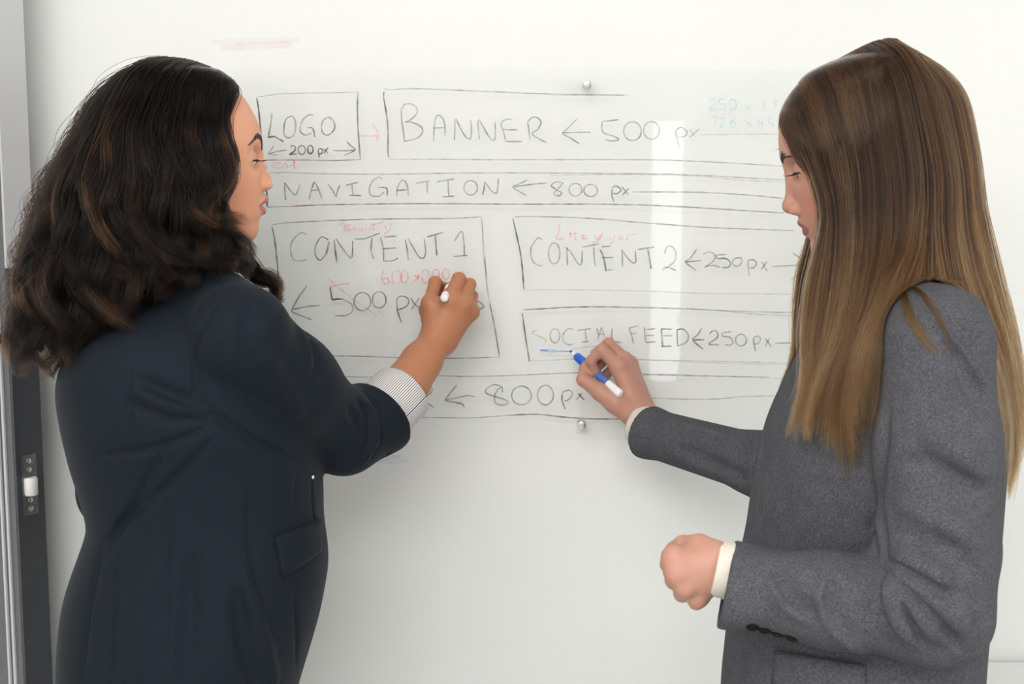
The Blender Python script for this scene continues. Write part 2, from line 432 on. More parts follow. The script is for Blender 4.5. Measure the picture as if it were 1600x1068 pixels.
K_, M2, L_ = 0.85, 0.6, 0.35
B = board
writing('logo_box', 1, [(.9, 2.4, [(140, 150), (160, 270), (175, 420), (190, 620), (200, 770)]), (.33, 1.8, [(145, 145), (350, 115), (600, 103), (900, 100), (1190, 92)]),
    (.7, 2.2, [(1195, 90), (1190, 250), (1195, 450), (1205, 600), (1220, 795)]), (.5, 2.0, [(205, 800), (600, 800), (900, 805), (1220, 795)])], M_INK, B)
writing('logo_word', 1, [(.62, [(298, 310), (290, 400), (262, 560)]), (.8, 2.6, [(255, 562), (320, 555), (370, 580), (425, 608)]),
    (.55, [(510, 340), (450, 370), (425, 450), (430, 540), (475, 570), (530, 530), (548, 440), (535, 370), (505, 340)]),
    (.5, [(735, 342), (700, 325), (630, 370), (595, 450), (600, 510), (650, 540), (710, 520)]), (.6, [(670, 462), (725, 470), (745, 560)]),
    (.55, [(900, 350), (840, 380), (815, 450), (830, 520), (880, 540), (935, 500), (955, 440), (930, 375), (890, 352), (915, 385)])], M_INK, B)
writing('logo_width_note', 1, [(.6, 2.0, [(455, 695), (350, 710), (265, 738)]), (.45, 2.0, [(320, 650), (280, 710), (265, 738), (370, 748)]),
    (.85, [(490, 665), (520, 648), (545, 670), (530, 710), (480, 742), (530, 736), (562, 735)]), (.75, (610, 695, 38, 47)), (.8, (700, 690, 28, 44)),
    (.8, [(780, 690), (785, 730), (795, 775)]), (.8, [(780, 690), (810, 680), (830, 705), (810, 735), (785, 730)]), (.75, [(840, 680), (880, 730)]), (.75, [(885, 670), (840, 730)]),
    (.65, 2.0, [(935, 700), (1050, 703), (1165, 695)]), (.7, 2.0, [(1080, 610), (1120, 650), (1165, 695), (1055, 748)])], M_INK, B)
writing('red_arrow', 1, [(.35, 2.4, [(1210, 548), (1410, 550)]), (.35, 2.4, [(1350, 425), (1390, 490), (1410, 550), (1385, 590)])], M_INKR, B)
writing('red_scribble', 1, [(.55, 2.0, [(242, 810), (242, 900)]), (.4, 2.2, [(400, 828), (325, 830), (312, 880), (400, 880)]), (.4, 2.2, [(320, 852), (380, 850)]), (.4, 2.2, [(412, 880), (425, 835), (460, 850), (455, 875), (415, 880)]),
    (.45, 2.2, [(480, 878), (500, 845), (530, 855), (528, 795), (534, 878), (556, 880)])], M_INKR, B)
writing('banner_box', 2, [(.7, 2.3, [(57, 75), (55, 130), (80, 280), (92, 420), (92, 600), (97, 660)]), (.4, 2.0, [(60, 50), (120, 58), (320, 48), (700, 62), (1000, 75), (1600, 98), (2200, 105)]),
    (.38, 1.9, [(105, 678), (400, 678), (1000, 682), (1600, 682), (2300, 682), (2700, 690), (3300, 720), (3700, 748)])], M_INK, B)
writing('banner_word', 2, [(.45, 2.6, [(210, 220), (215, 330), (230, 430), (240, 518)]), (.4, 2.4, [(220, 230), (240, 190), (300, 185), (350, 220), (350, 270), (290, 330), (245, 345)]),
    (.5, 2.4, [(245, 345), (310, 350), (390, 390), (400, 440), (350, 490), (240, 520)]),
    (.48, [(500, 520), (505, 400), (520, 310), (548, 285), (590, 330), (602, 400), (600, 470)]), (.45, [(500, 400), (590, 395)]),
    (.48, [(685, 510), (690, 420), (690, 320)]), (.48, [(700, 318), (740, 400), (780, 470), (810, 495), (832, 490), (838, 400), (830, 330)]),
    (.48, [(895, 330), (900, 420), (910, 500)]), (.48, [(905, 322), (950, 400), (990, 470), (1030, 510), (1050, 480), (1050, 340)]),
    (.42, [(1200, 322), (1140, 325), (1100, 365), (1125, 430), (1140, 510)]), (.45, [(1120, 415), (1250, 415)]), (.55, [(1140, 520), (1290, 520)]),
    (.45, [(1340, 345), (1350, 420), (1360, 505)]), (.55, [(1335, 350), (1380, 305), (1430, 310), (1460, 350), (1430, 410), (1380, 450), (1430, 490), (1510, 530)])], M_INK, B)
writing('banner_width_note', 3, [(.4, 2.2, [(180, 230), (120, 290), (78, 328)]), (.5, 2.2, [(78, 325), (265, 322)]), (.55, 2.2, [(75, 330), (130, 360), (192, 398)]),
    (.48, [(340, 255), (345, 320), (420, 350), (450, 370), (400, 380), (365, 372)]), (.48, [(340, 252), (450, 240)]), (.42, (540, 315, 58, 62)), (.34, (665, 310, 52, 58)),
    (.32, [(825, 310), (830, 350), (850, 425)]), (.32, [(825, 310), (860, 290), (900, 320), (880, 350), (835, 355)]), (.32, [(915, 300), (950, 350)]), (.32, [(980, 300), (915, 355)]),
    (.22, 1.8, [(980, 340), (1250, 335), (1530, 335), (1800, 340)]), (.3, 1.8, [(1475, 440), (1520, 420), (1600, 350)])], M_INK, B)
writing('navigation_box', 4, [(.9, 2.4, [(60, 110), (70, 190), (68, 250)]), (.55, 2.2, [(68, 253), (200, 250), (400, 240), (700, 235), (1000, 232), (1600, 235), (2400, 240), (3300, 290)]),
    (.38, 2.0, [(68, 40), (200, 38), (400, 45), (800, 48), (1200, 42), (1600, 40), (2300, 45), (2700, 52), (3400, 90)])], M_INK, B)
writing('red_underline', 4, [(.45, 2.8, [(245, 246), (320, 242)])], M_INKR, B)
writing('navigation_word', 4, [(.55, [(178, 100), (180, 150), (185, 210)]), (.58, [(178, 100), (215, 150), (245, 178), (262, 150), (275, 110)]),
    (.58, [(332, 205), (345, 150), (362, 95)]), (.58, [(362, 95), (385, 130), (412, 200)]), (.6, [(340, 152), (395, 145)]), (.58, [(450, 110), (480, 150), (500, 188), (510, 150), (525, 115)]),
    (.55, [(560, 118), (640, 98)]), (.52, [(600, 110), (605, 180)]), (.6, [(585, 180), (660, 182)]), (.5, [(790, 80), (770, 65), (730, 90), (708, 140), (720, 180), (770, 185), (800, 160)]), (.6, [(760, 132), (815, 135), (820, 185)]),
    (.48, [(878, 185), (885, 130), (905, 92), (930, 90), (948, 130), (952, 182)]), (.5, [(875, 150), (950, 145)]), (.48, [(1000, 105), (1085, 90)]), (.45, [(1070, 95), (1070, 170)]),
    (.48, [(1130, 95), (1240, 78)]), (.48, [(1200, 85), (1205, 185)]), (.52, [(1160, 190), (1240, 185)]), (.48, (1342, 133, 42, 45)), (.52, [(1415, 180), (1425, 140), (1430, 95)]), (.52, [(1430, 95), (1455, 130), (1480, 160), (1505, 165), (1512, 120), (1515, 75)])], M_INK, B)
writing('navigation_width_note', 3, [(.5, [(-20, 655), (-100, 662), (-245, 682)]), (.5, [(-150, 635), (-210, 665), (-245, 685), (-155, 740)]),
    (.5, [(82, 655), (40, 648), (5, 672), (40, 700), (75, 722), (50, 742), (22, 725), (50, 695), (85, 655)]), (.45, (165, 700, 42, 42)), (.45, (265, 705, 45, 40)),
    (.58, [(405, 695), (405, 740), (418, 780)]), (.55, [(405, 690), (430, 675), (465, 700), (440, 725), (410, 725)]), (.55, [(470, 680), (515, 735)]), (.55, [(515, 690), (475, 735)]), (.45, 2.0, [(535, 715), (720, 715), (1000, 718), (1300, 735), (1560, 760)])], M_INK, B)
writing('content_one_box', 4, [(.75, 2.4, [(100, 375), (120, 480), (140, 680), (155, 850)]), (.5, 2.1, [(100, 365), (220, 350), (700, 330), (1200, 325), (1410, 315)]), (.45, 2.1, [(1410, 318), (1415, 380), (1425, 560), (1440, 680)])], M_INK, B)
writing('content_one_box', 5, [(.45, 2.0, [(1455, 0), (1470, 200), (1490, 330)]), (.65, 2.3, [(1490, 330), (1525, 500), (1557, 695)]), (.5, 2.1, [(1557, 700), (1300, 708), (900, 705), (600, 695), (200, 692)])], M_INK, B)
writing('content_one_word', 4, [(.42, [(320, 425), (280, 415), (230, 460), (215, 520), (235, 580), (280, 590), (320, 580)]), (.65, [(455, 460), (410, 440), (375, 490), (370, 550), (400, 585), (440, 540), (455, 470), (460, 490)]),
    (.65, 2.6, [(488, 455), (495, 520), (505, 600)]), (.65, [(500, 450), (540, 510), (580, 560), (600, 565), (605, 465)]), (.55, [(612, 452), (680, 450), (775, 415)]), (.65, [(725, 445), (720, 520), (735, 578)]),
    (.5, [(880, 435), (800, 440)]), (.62, [(778, 440), (795, 510), (798, 590)]), (.6, [(790, 515), (875, 508)]), (.6, [(798, 590), (850, 590), (890, 570)]),
    (.62, [(932, 455), (945, 520), (952, 585)]), (.62, [(950, 450), (985, 510), (1020, 565), (1050, 570), (1060, 520), (1050, 450)]), (.6, [(1070, 440), (1170, 412)]), (.68, 2.6, [(1120, 430), (1130, 555)]), (.6, [(1240, 465), (1285, 405), (1300, 480), (1302, 555)]), (.6, [(1235, 562), (1320, 555)])], M_INK, B)
writing('red_beauty_word', 4, [(.36, 2.2, [(525, 370), (545, 350), (552, 375), (540, 410)]), (.36, 2.2, [(562, 362), (555, 402)]), (.36, 2.2, [(560, 362), (592, 366), (567, 381), (597, 395), (555, 402)]), (.36, 2.2, [(605, 392), (628, 386), (614, 375), (604, 395), (630, 402)]),
    (.36, 2.2, [(662, 380), (640, 392), (655, 402), (665, 385), (670, 402)]), (.36, 2.2, [(685, 378), (688, 400), (710, 398), (713, 378)]), (.4, 2.2, [(737, 352), (732, 400)]), (.4, 2.2, [(715, 368), (800, 345)]), (.36, 2.2, [(800, 368), (818, 392)]), (.36, 2.2, [(852, 350), (830, 400), (800, 420)])], M_INKR, B)
writing('content_one_width_note', 5, [(.62, 2.5, [(220, 205), (160, 290), (118, 372), (135, 395), (250, 440)]), (.62, 2.5, [(130, 368), (220, 350), (310, 343)]), (.85, 2.6, [(380, 210), (388, 255), (397, 300), (430, 297), (467, 298)]), (.55, 2.5, [(467, 298), (530, 335), (537, 380), (490, 412), (415, 412)]),
    (.6, (605, 315, 58, 63)), (.6, (722, 303, 47, 57)), (.6, 2.6, [(845, 345), (855, 400), (878, 462)]), (.58, [(845, 345), (850, 290), (890, 278), (925, 300), (915, 345), (850, 375)]), (.58, [(940, 290), (970, 335), (1005, 360)]), (.58, [(1000, 290), (945, 370)])], M_INK, B)
writing('content_one_arrowhead', 5, [(.55, [(1350, 262), (1395, 300), (1450, 350), (1380, 378)])], M_INK, B)
writing('red_correction', 5, [(.45, 2.0, [(370, 155), (480, 250), (600, 340), (710, 412)]), (.55, 2.2, [(383, 212), (450, 197), (520, 187)]), (.45, 2.6, [(755, 95), (740, 150), (760, 195), (790, 175), (770, 150), (745, 165)]), (.4, 2.6, (845, 145, 33, 48)), (.4, 2.6, (898, 140, 24, 44)),
    (.75, 2.6, [(962, 132), (1002, 150)]), (.7, 2.4, [(1000, 122), (985, 165)]), (.35, 2.2, [(985, 150), (935, 205)]), (.4, 2.6, (1045, 140, 28, 48)), (.38, 2.4, (1115, 130, 24, 40)), (.38, 2.4, (1185, 125, 24, 36))], M_INKR, B)
writing('content_two_box', 6, [(.8, 2.4, [(60, 55), (90, 190), (120, 330), (140, 480), (152, 655)]), (.45, 2.1, [(78, 47), (200, 43), (500, 50), (800, 65), (1100, 92), (1350, 110), (1700, 135), (2400, 160)]), (.22, 1.9, [(155, 655), (700, 655), (1250, 668), (1700, 685), (2500, 690)])], M_INK, B)
writing('content_two_word', 6, [(.45, [(305, 240), (275, 220), (230, 270), (210, 330), (225, 410), (270, 448), (310, 450)]), (.45, (405, 350, 47, 88)), (.55, [(510, 300), (515, 450)]), (.52, [(500, 295), (550, 350), (600, 430), (630, 440), (640, 330)]), (.48, [(635, 300), (780, 270)]), (.58, [(735, 295), (740, 400), (750, 455)]),
    (.5, [(880, 290), (800, 295)]), (.7, 2.6, [(785, 315), (815, 380), (838, 500)]), (.5, [(800, 385), (900, 385)]), (.5, [(840, 490), (900, 485)]), (.5, [(970, 320), (975, 465)]), (.5, [(965, 315), (1010, 380), (1060, 430), (1085, 415), (1080, 325)]), (.5, [(1100, 318), (1240, 297)]), (.58, [(1185, 310), (1200, 400), (1213, 478)]),
    (.38, [(1325, 350), (1340, 300), (1375, 290), (1415, 330), (1415, 400), (1370, 450), (1305, 490)]), (.42, [(1310, 465), (1370, 470), (1420, 495)])], M_INK, B)
writing('red_literature_word', 6, [(.45, 2.2, [(450, 105), (440, 180), (420, 232), (490, 228)]), (.4, 2.2, [(540, 170), (545, 220)]), (.45, 2.2, [(575, 150), (580, 235)]), (.4, 2.2, [(520, 190), (600, 182)]), (.4, 2.2, [(640, 215), (672, 205), (650, 195), (638, 225), (682, 228)]), (.4, 2.2, [(735, 195), (760, 230), (800, 190)]),
    (.4, 2.2, [(812, 180), (770, 245), (720, 260)]), (.36, 2.2, [(868, 215), (888, 240)]), (.36, 2.2, [(912, 200), (895, 250), (865, 282)]), (.36, 2.2, [(945, 232), (975, 215), (955, 200), (940, 230), (990, 236)]), (.36, 2.2, [(1015, 200), (1010, 238)]), (.36, 2.2, [(1010, 205), (1045, 185), (1080, 195)])], M_INKR, B)
writing('content_two_width_note', 7, [(.55, [(275, 105), (215, 190), (175, 220), (270, 295)]), (.6, [(175, 218), (315, 208)]), (.45, [(330, 155), (380, 130), (435, 160), (420, 210), (340, 270)]), (.5, [(345, 260), (420, 250), (480, 268)]), (.6, [(450, 160), (455, 190), (530, 190), (570, 230), (550, 265), (490, 268)]), (.45, [(440, 160), (535, 152)]),
    (.45, [(670, 185), (620, 185), (585, 215), (600, 250), (640, 255), (670, 220), (665, 185)]), (.48, [(725, 205), (725, 260), (735, 345)]), (.48, [(725, 205), (770, 200), (800, 235), (770, 270), (730, 275)]), (.5, [(845, 215), (890, 300)]), (.5, [(890, 215), (840, 285)]), (.5, 2.0, [(935, 260), (1080, 252), (1205, 247)]), (.5, 2.0, [(1115, 140), (1180, 185), (1255, 238), (1180, 310), (1090, 388)])], M_INK, B)
writing('social_feed_box', 8, [(.65, 2.2, [(90, 73), (250, 65), (550, 50), (900, 50)]), (.4, 1.9, [(900, 50), (1300, 60), (1700, 78), (2100, 92), (2500, 98)]), (.75, 2.3, [(85, 100), (110, 280), (145, 505)]), (.25, 1.8, [(150, 500), (560, 485), (1000, 490), (1600, 500), (2400, 520)])], M_INK, B)
writing('social_feed_word', 8, [(.25, [(210, 240), (168, 262), (220, 292)]), (.3, [(220, 292), (275, 320), (285, 348)]), (.42, (358, 290, 40, 60)), (.42, [(515, 240), (470, 230), (425, 280), (430, 340), (480, 365), (510, 355)]), (.42, [(545, 245), (660, 230)]), (.42, [(610, 240), (620, 335)]), (.5, [(580, 342), (640, 338)]),
    (.5, [(705, 225), (722, 290)]), (.42, [(745, 220), (715, 320)]), (.45, [(745, 220), (775, 300)]), (.4, [(715, 280), (775, 272)]), (.6, [(835, 225), (828, 330)]), (.45, [(828, 335), (910, 347)]), (.42, [(975, 225), (1000, 300), (1010, 355)]), (.42, [(975, 225), (1055, 205)]), (.4, [(990, 275), (1040, 268)]), (.48, [(1100, 215), (1115, 345)]), (.42, [(1100, 240), (1195, 230)]), (.5, [(1110, 288), (1185, 288)]), (.5, [(1115, 345), (1195, 340)]),
    (.7, 2.4, [(1245, 230), (1255, 380)]), (.6, [(1240, 232), (1335, 235)]), (.6, [(1255, 290), (1335, 290)]), (.6, [(1240, 380), (1330, 375)]), (.6, [(1375, 240), (1380, 375)]), (.6, [(1370, 240), (1430, 235), (1470, 290), (1450, 345), (1380, 375)])], M_INK, B)
writing('social_feed_width_note', 7, [(.65, [(320, 800), (280, 860), (240, 905), (330, 985)]), (.75, [(245, 903), (340, 902)]), (.65, [(385, 855), (410, 825), (450, 830), (455, 880), (380, 940), (470, 945)]), (.6, [(495, 845), (500, 870), (560, 880), (590, 920), (570, 950), (520, 945)]), (.5, [(495, 842), (580, 830)]), (.55, (662, 905, 48, 52)),
    (.5, [(775, 880), (775, 930), (790, 1005)]), (.5, [(775, 880), (815, 870), (835, 900), (810, 935), (775, 940)]), (.5, [(875, 890), (930, 965)]), (.5, [(915, 890), (870, 965)]), (.48, 2.0, [(960, 932), (1210, 930), (1300, 930)]), (.5, 2.0, [(1145, 850), (1215, 885), (1290, 930), (1200, 960), (1155, 1000)])], M_INK, B)
writing('blue_underline', 8, [(.75, 2.6, [(230, 410), (300, 412)]), (.45, 2.0, [(230, 406), (350, 410), (480, 418)]), (.45, 2.0, [(240, 418), (350, 422), (480, 420)]), (.4, 1.8, [(500, 400), (600, 385), (720, 378), (800, 375)])], M_INKB, B)
writing('footer_word', 9, [(.55, [(-640, 180), (-640, 300)]), (.55, [(-640, 180), (-570, 178)]), (.55, [(-638, 238), (-580, 236)]), (.5, (-495, 238, 45, 62)), (.5, (-375, 236, 45, 62)), (.55, [(-270, 190), (-150, 165)]), (.55, [(-210, 180), (-205, 300)]), (.55, [(-95, 175), (-90, 300)]), (.55, [(-95, 175), (0, 172)]), (.55, [(-92, 235), (-10, 232)]), (.55, [(-90, 300), (5, 298)]), (.5, [(100, 165), (100, 330)]), (.55, [(100, 175), (150, 158), (188, 195), (175, 235), (115, 270)]), (.65, [(105, 290), (200, 352)])], M_INK, B)
writing('footer_width_note', 9, [(.6, [(395, 165), (310, 270), (295, 295)]), (.52, [(300, 290), (430, 265), (490, 255), (545, 265)]), (.68, 2.6, [(295, 295), (400, 315), (440, 325), (455, 350)]), (.55, [(775, 225), (765, 180), (700, 165), (640, 200), (640, 235), (720, 265), (800, 290), (820, 315), (770, 335), (715, 315), (708, 260), (735, 205), (775, 180)]),
    (.52, (932, 253, 82, 78)), (.52, (1132, 250, 66, 82)), (.6, [(1275, 225), (1270, 290), (1298, 370)]), (.6, [(1275, 225), (1330, 210), (1358, 245), (1320, 290), (1290, 300)]), (.62, [(1405, 235), (1455, 290)]), (.6, [(1440, 230), (1390, 290)])], M_INK, B)
writing('footer_box', 9, [(.42, 2.1, [(-700, 95), (-300, 100), (220, 90), (500, 95), (900, 85), (1400, 65), (1800, 75), (2400, 90), (3000, 100)]), (.42, 2.0, [(0, 445), (100, 437), (500, 440), (800, 420)]), (.65, 2.4, [(800, 420), (1050, 410), (1250, 430), (1450, 445), (1600, 450), (1950, 450)])], M_INK, B)
writing('ruled_line', 13, [(.35, 2.0, [(350, 465), (540, 465), (700, 470), (900, 470), (1080, 455), (1290, 450)])], M_INK, B)
writing('ruled_line', 13, [(.22, 1.8, [(300, 225), (600, 240), (1000, 258), (1372, 265)])], M_INK, B)
writing('ruled_line', 13, [(.2, 1.8, [(300, 318), (700, 325), (1372, 350)])], M_INK, B)
writing('ruled_line', 7, [(.27, 1.9, [(-450, 620), (40, 625), (400, 640), (700, 670), (1000, 688), (1300, 690)])], M_INK, B)
writing('ruled_line', 3, [(.22, 1.8, [(0, 605), (500, 600), (900, 608), (1240, 635), (1600, 655)])], M_INK, B)
writing('ruled_line', 3, [(.2, 1.8, [(0, 78), (520, 80)])], M_INK, B)
writing('pale_teal_note', 10, [(.28, 2.6, [(330, 190), (360, 165), (400, 190), (385, 250), (350, 300), (425, 290)]), (.25, 2.6, [(520, 175), (455, 180), (465, 225), (520, 235), (525, 280), (470, 300)]), (.3, 2.6, (605, 235, 38, 60)), (.25, 2.6, [(730, 220), (800, 310)]), (.25, 2.6, [(820, 220), (745, 310)]), (.22, 2.6, [(920, 200), (970, 215), (940, 245), (980, 270), (920, 300)]),
    (.22, 2.6, [(1120, 190), (1060, 200), (1090, 240), (1050, 290)]), (.3, 2.6, [(350, 380), (425, 375), (395, 490)]), (.28, 2.6, [(465, 395), (500, 375), (510, 420), (460, 485), (530, 485)]), (.28, 2.6, [(640, 380), (580, 385), (590, 425), (640, 450), (620, 490), (575, 470), (600, 425), (640, 385)]), (.25, 2.6, [(730, 400), (810, 480)]), (.25, 2.6, [(820, 395), (745, 470)]),
    (.28, 2.6, [(940, 400), (890, 410), (900, 450), (945, 430), (940, 390), (925, 510)]), (.25, 2.6, [(1070, 390), (1000, 400), (1010, 440), (1060, 450), (1040, 490)]), (.28, 2.6, [(1080, 420), (1160, 410)])], M_INKT, B)
# wiped-off ink left on the painted wall around the glass
sm = struct(writing('wall_smudge', 0, [(.06, 11, [(345, 75), (390, 72), (440, 70), (458, 68)]), (.04, 9, [(330, 66), (400, 64), (470, 62)])], M_INKR, None, -0.0004))
sm2 = struct(writing('wall_smudge', 0, [(.10, 6, [(590, 720), (610, 714), (626, 712)]), (.06, 8, [(545, 726), (580, 722), (640, 720)])], M_INKB, None, -0.0004))
sm.parent = bpy.data.objects['wall_back']; sm2.parent = bpy.data.objects['wall_back']
# ------------------------------------------------------------------ modelling kit: soft-blended solids turned into one smooth mesh
F32 = np.float32


def smin(a, b, k):
    if k <= 0:
        return np.minimum(a, b)
    h = np.clip(0.5 + 0.5 * (b - a) / k, 0, 1)
    return b + (a - b) * h - k * h * (1 - h)


def smax(a, b, k):
    return -smin(-a, -b, k)


def d_cone(p, a, b, ra, rb):
    a = np.asarray(a, F32); ba = np.asarray(b, F32) - a
    L2 = float(np.dot(ba, ba)); pa = p - a
    if L2 < 1e-12:
        return np.sqrt((pa * pa).sum(-1)) - ra
    h = np.clip((pa @ ba) / L2, 0, 1)
    q = pa - h[..., None] * ba
    return np.sqrt((q * q).sum(-1)) - (ra + (rb - ra) * h)


def d_ell(p, c, r, R=None):
    q = p - np.asarray(c, F32)
    if R is not None:
        q = q @ np.asarray(R, F32)
    r = np.asarray(r, F32)
    k0 = np.sqrt(((q / r) ** 2).sum(-1)); k1 = np.sqrt(((q / (r * r)) ** 2).sum(-1))
    return k0 * (k0 - 1) / np.maximum(k1, 1e-6)


class Prim:
    def __init__(s, fn, lo, hi, k=0.01, op='u'):
        s.fn = fn; s.lo = np.asarray(lo, float); s.hi = np.asarray(hi, float); s.k = k; s.op = op


class Solid:
    def __init__(s, frame=None):
        s.prims = []; s.frame = frame          # frame = (origin, 3x3 columns axes, scale): prims given in local coordinates

    def add(s, fn, lo, hi, k=0.01, op='u'):
        lo = np.asarray(lo, float); hi = np.asarray(hi, float)
        if s.frame is not None:
            o, R, sc = s.frame
            R32 = np.asarray(R, F32); o32 = np.asarray(o, F32)
            f0 = fn

            def fn(p, f0=f0):
                return f0(((p - o32) @ R32) / F32(sc)) * F32(sc)
            cs = np.array([[(lo, hi)[i][0], (lo, hi)[j][1], (lo, hi)[l][2]] for i in (0, 1) for j in (0, 1) for l in (0, 1)])
            cw = o + (cs * sc) @ R.T; lo, hi = cw.min(0), cw.max(0); k = k * sc
        s.prims.append(Prim(fn, lo, hi, k, op)); return s

    def cone(s, a, b, ra, rb=None, k=0.01, op='u'):
        rb = ra if rb is None else rb
        a = np.asarray(a, float); b = np.asarray(b, float); m = max(ra, rb)
        return s.add(lambda p: d_cone(p, a, b, F32(ra), F32(rb)), np.minimum(a, b) - m, np.maximum(a, b) + m, k, op)

    def chain(s, pts, k=0.01, op='u', join=None):
        """pts: (xyz, r) list; joined with its own small blend, then blended into the body with k"""
        A = [(np.asarray(q, float), r) for q, r in pts]; j = k if join is None else join

        def fn(p):
            d = None
            for (a, ra), (b, rb) in zip(A[:-1], A[1:]):
                e = d_cone(p, a, b, F32(ra), F32(rb)); d = e if d is None else smin(d, e, j)
            return d
        m = max(r for _, r in A); X = np.array([a for a, _ in A])
        return s.add(fn, X.min(0) - m, X.max(0) + m, k, op)

    def ell(s, c, r, R=None, k=0.01, op='u'):
        m = max(r); c = np.asarray(c, float)
        return s.add(lambda p: d_ell(p, c, r, R), c - m, c + m, k, op)

    def path(s, pts, r, k=0.006, op='s'):
        """a groove ('s') or raised fold ('u') along 3-D points; r may taper to both ends"""
        X = np.asarray(pts, float); n = len(X)
        t = np.linspace(0, 1, n); rr = r * np.clip(np.minimum(t, 1 - t) * 5, 0.15, 1)
        def fn(p):
            d = None
            for i in range(n - 1):
                e = d_cone(p, X[i], X[i + 1], F32(rr[i]), F32(rr[i + 1])); d = e if d is None else np.minimum(d, e)
            return d
        return s.add(fn, X.min(0) - r - k, X.max(0) + r + k, k, op)

    def extend(s, other):
        s.prims += other.prims; return s

    def ev(s, p, prims=None):
        d = np.full(p.shape[:-1], 9.0, F32)
        for q in (s.prims if prims is None else prims):
            e = q.fn(p)
            if q.op == 'u':
                d = smin(d, e, F32(q.k))
            elif q.op == 's':
                d = smax(d, -e, F32(q.k))
            elif q.op == 'd':
                d = d + e
            else:
                d = smax(d, e, F32(q.k))
        return d

    def ev_pts(s, p):
        p = np.asarray(p, F32); out = np.empty(len(p), F32)
        for i in range(0, len(p), 20000):
            out[i:i + 20000] = s.ev(p[i:i + 20000])
        return out

    def grad(s, p, e=0.001):
        p = np.asarray(p, F32); g = np.zeros_like(p)
        for i in range(3):
            q = np.zeros(3, F32); q[i] = e
            g[:, i] = s.ev_pts(p + q) - s.ev_pts(p - q)
        return g / (np.linalg.norm(g, axis=1)[:, None] + 1e-9)

    def hit(s, px, py, t0=0.6, t1=3.2):
        """where the view ray through a picture point first meets the surface"""
        d = ray(px, py); ts = np.arange(t0, t1, 0.003)
        v = s.ev_pts(CAM + ts[:, None] * d)
        i = np.where(v < 0)[0]
        if len(i) == 0:
            i = [int(np.argmin(v))]
        i = i[0]
        if i > 0 and v[i] < 0:
            return CAM + (ts[i - 1] + 0.003 * v[i - 1] / (v[i - 1] - v[i])) * d
        return CAM + ts[i] * d

    def mesh(s, name, h, B=12, smooth=2, lo=None, hi=None):
        U = [q for q in s.prims if q.op == 'u']
        L = np.min([q.lo for q in U], 0) - 3 * h; H = np.max([q.hi for q in U], 0) + 3 * h
        if lo is not None:
            L = np.maximum(L, lo)
        if hi is not None:
            H = np.minimum(H, hi)
        nb = np.ceil((H - L) / (h * B)).astype(int)
        bs = h * B
        cand = np.zeros(nb, bool)
        for q in U:
            a = np.maximum(np.floor((q.lo - q.k - L) / bs).astype(int), 0); b = np.minimum(np.ceil((q.hi + q.k - L) / bs).astype(int), nb)
            if (b > a).all():
                cand[a[0]:b[0], a[1]:b[1], a[2]:b[2]] = True
        idx = np.argwhere(cand)
        cen = L + (idx + 0.5) * bs
        v = s.ev_pts(cen)
        keep = np.abs(v) < bs * 1.25
        idx = idx[keep]
        g = (np.arange(B + 2) - 0.0) * h
        G = np.stack(np.meshgrid(g, g, g, indexing='ij'), -1).astype(F32)
        big = (nb * B + 4).astype(np.int64)
        KV, PV, E = [], [], [[], [], []]
        for bi in idx:
            o = L + bi * bs
            bl, bh = o - 1e-4, o + bs + 2 * h
            pr = [q for q in s.prims if ((q.lo - q.k * 1.2 - 0.002) < bh).all() and ((q.hi + q.k * 1.2 + 0.002) > bl).all() or q.op == 'd']
            if not pr:
                continue
            D = s.ev(G + o.astype(F32), pr)
            if D.min() > 0 or D.max() < 0:
                continue
            sg = D < 0
            c = sg[:-1, :-1, :-1]
            corners = [sg[i:B + 1 + i, j:B + 1 + j, k:B + 1 + k] for i in (0, 1) for j in (0, 1) for k in (0, 1)]
            al = np.logical_and.reduce(corners); an = np.logical_or.reduce(corners)
            act = (an & ~al)[:B, :B, :B]
            ii = np.argwhere(act)
            if len(ii):
                acc = np.zeros((len(ii), 3)); cnt = np.zeros(len(ii))
                cv = [D[ii[:, 0] + i, ii[:, 1] + j, ii[:, 2] + k] for i in (0, 1) for j in (0, 1) for k in (0, 1)]
                cp = np.array([(i, j, k) for i in (0, 1) for j in (0, 1) for k in (0, 1)], float)
                for a_, b_ in ((0, 1), (2, 3), (4, 5), (6, 7), (0, 2), (1, 3), (4, 6), (5, 7), (0, 4), (1, 5), (2, 6), (3, 7)):
                    x = (cv[a_] < 0) != (cv[b_] < 0)
                    t = np.where(x, cv[a_] / np.where(x, cv[a_] - cv[b_], 1), 0)[:, None]
                    acc += np.where(x[:, None], cp[a_] + t * (cp[b_] - cp[a_]), 0); cnt += x
                PV.append(o + (ii + acc / cnt[:, None]) * h)
                gi = (bi * B + ii).astype(np.int64) + 1
                KV.append((gi[:, 0] * big[1] + gi[:, 1]) * big[2] + gi[:, 2])
            for ax in range(3):
                sh = [slice(0, B)] * 3; sh2 = list(sh); sh2[ax] = slice(1, B + 1)
                a0 = sg[tuple(sh)]; a1 = sg[tuple(sh2)]
                e = np.argwhere(a0 != a1)
                if len(e):
                    E[ax].append(np.hstack([(bi * B + e) + 1, a0[e[:, 0], e[:, 1], e[:, 2]][:, None].astype(int)]).astype(np.int64))
        KV = np.concatenate(KV); PV = np.concatenate(PV)
        od = np.argsort(KV); KV = KV[od]; PV = PV[od]
        Q = []
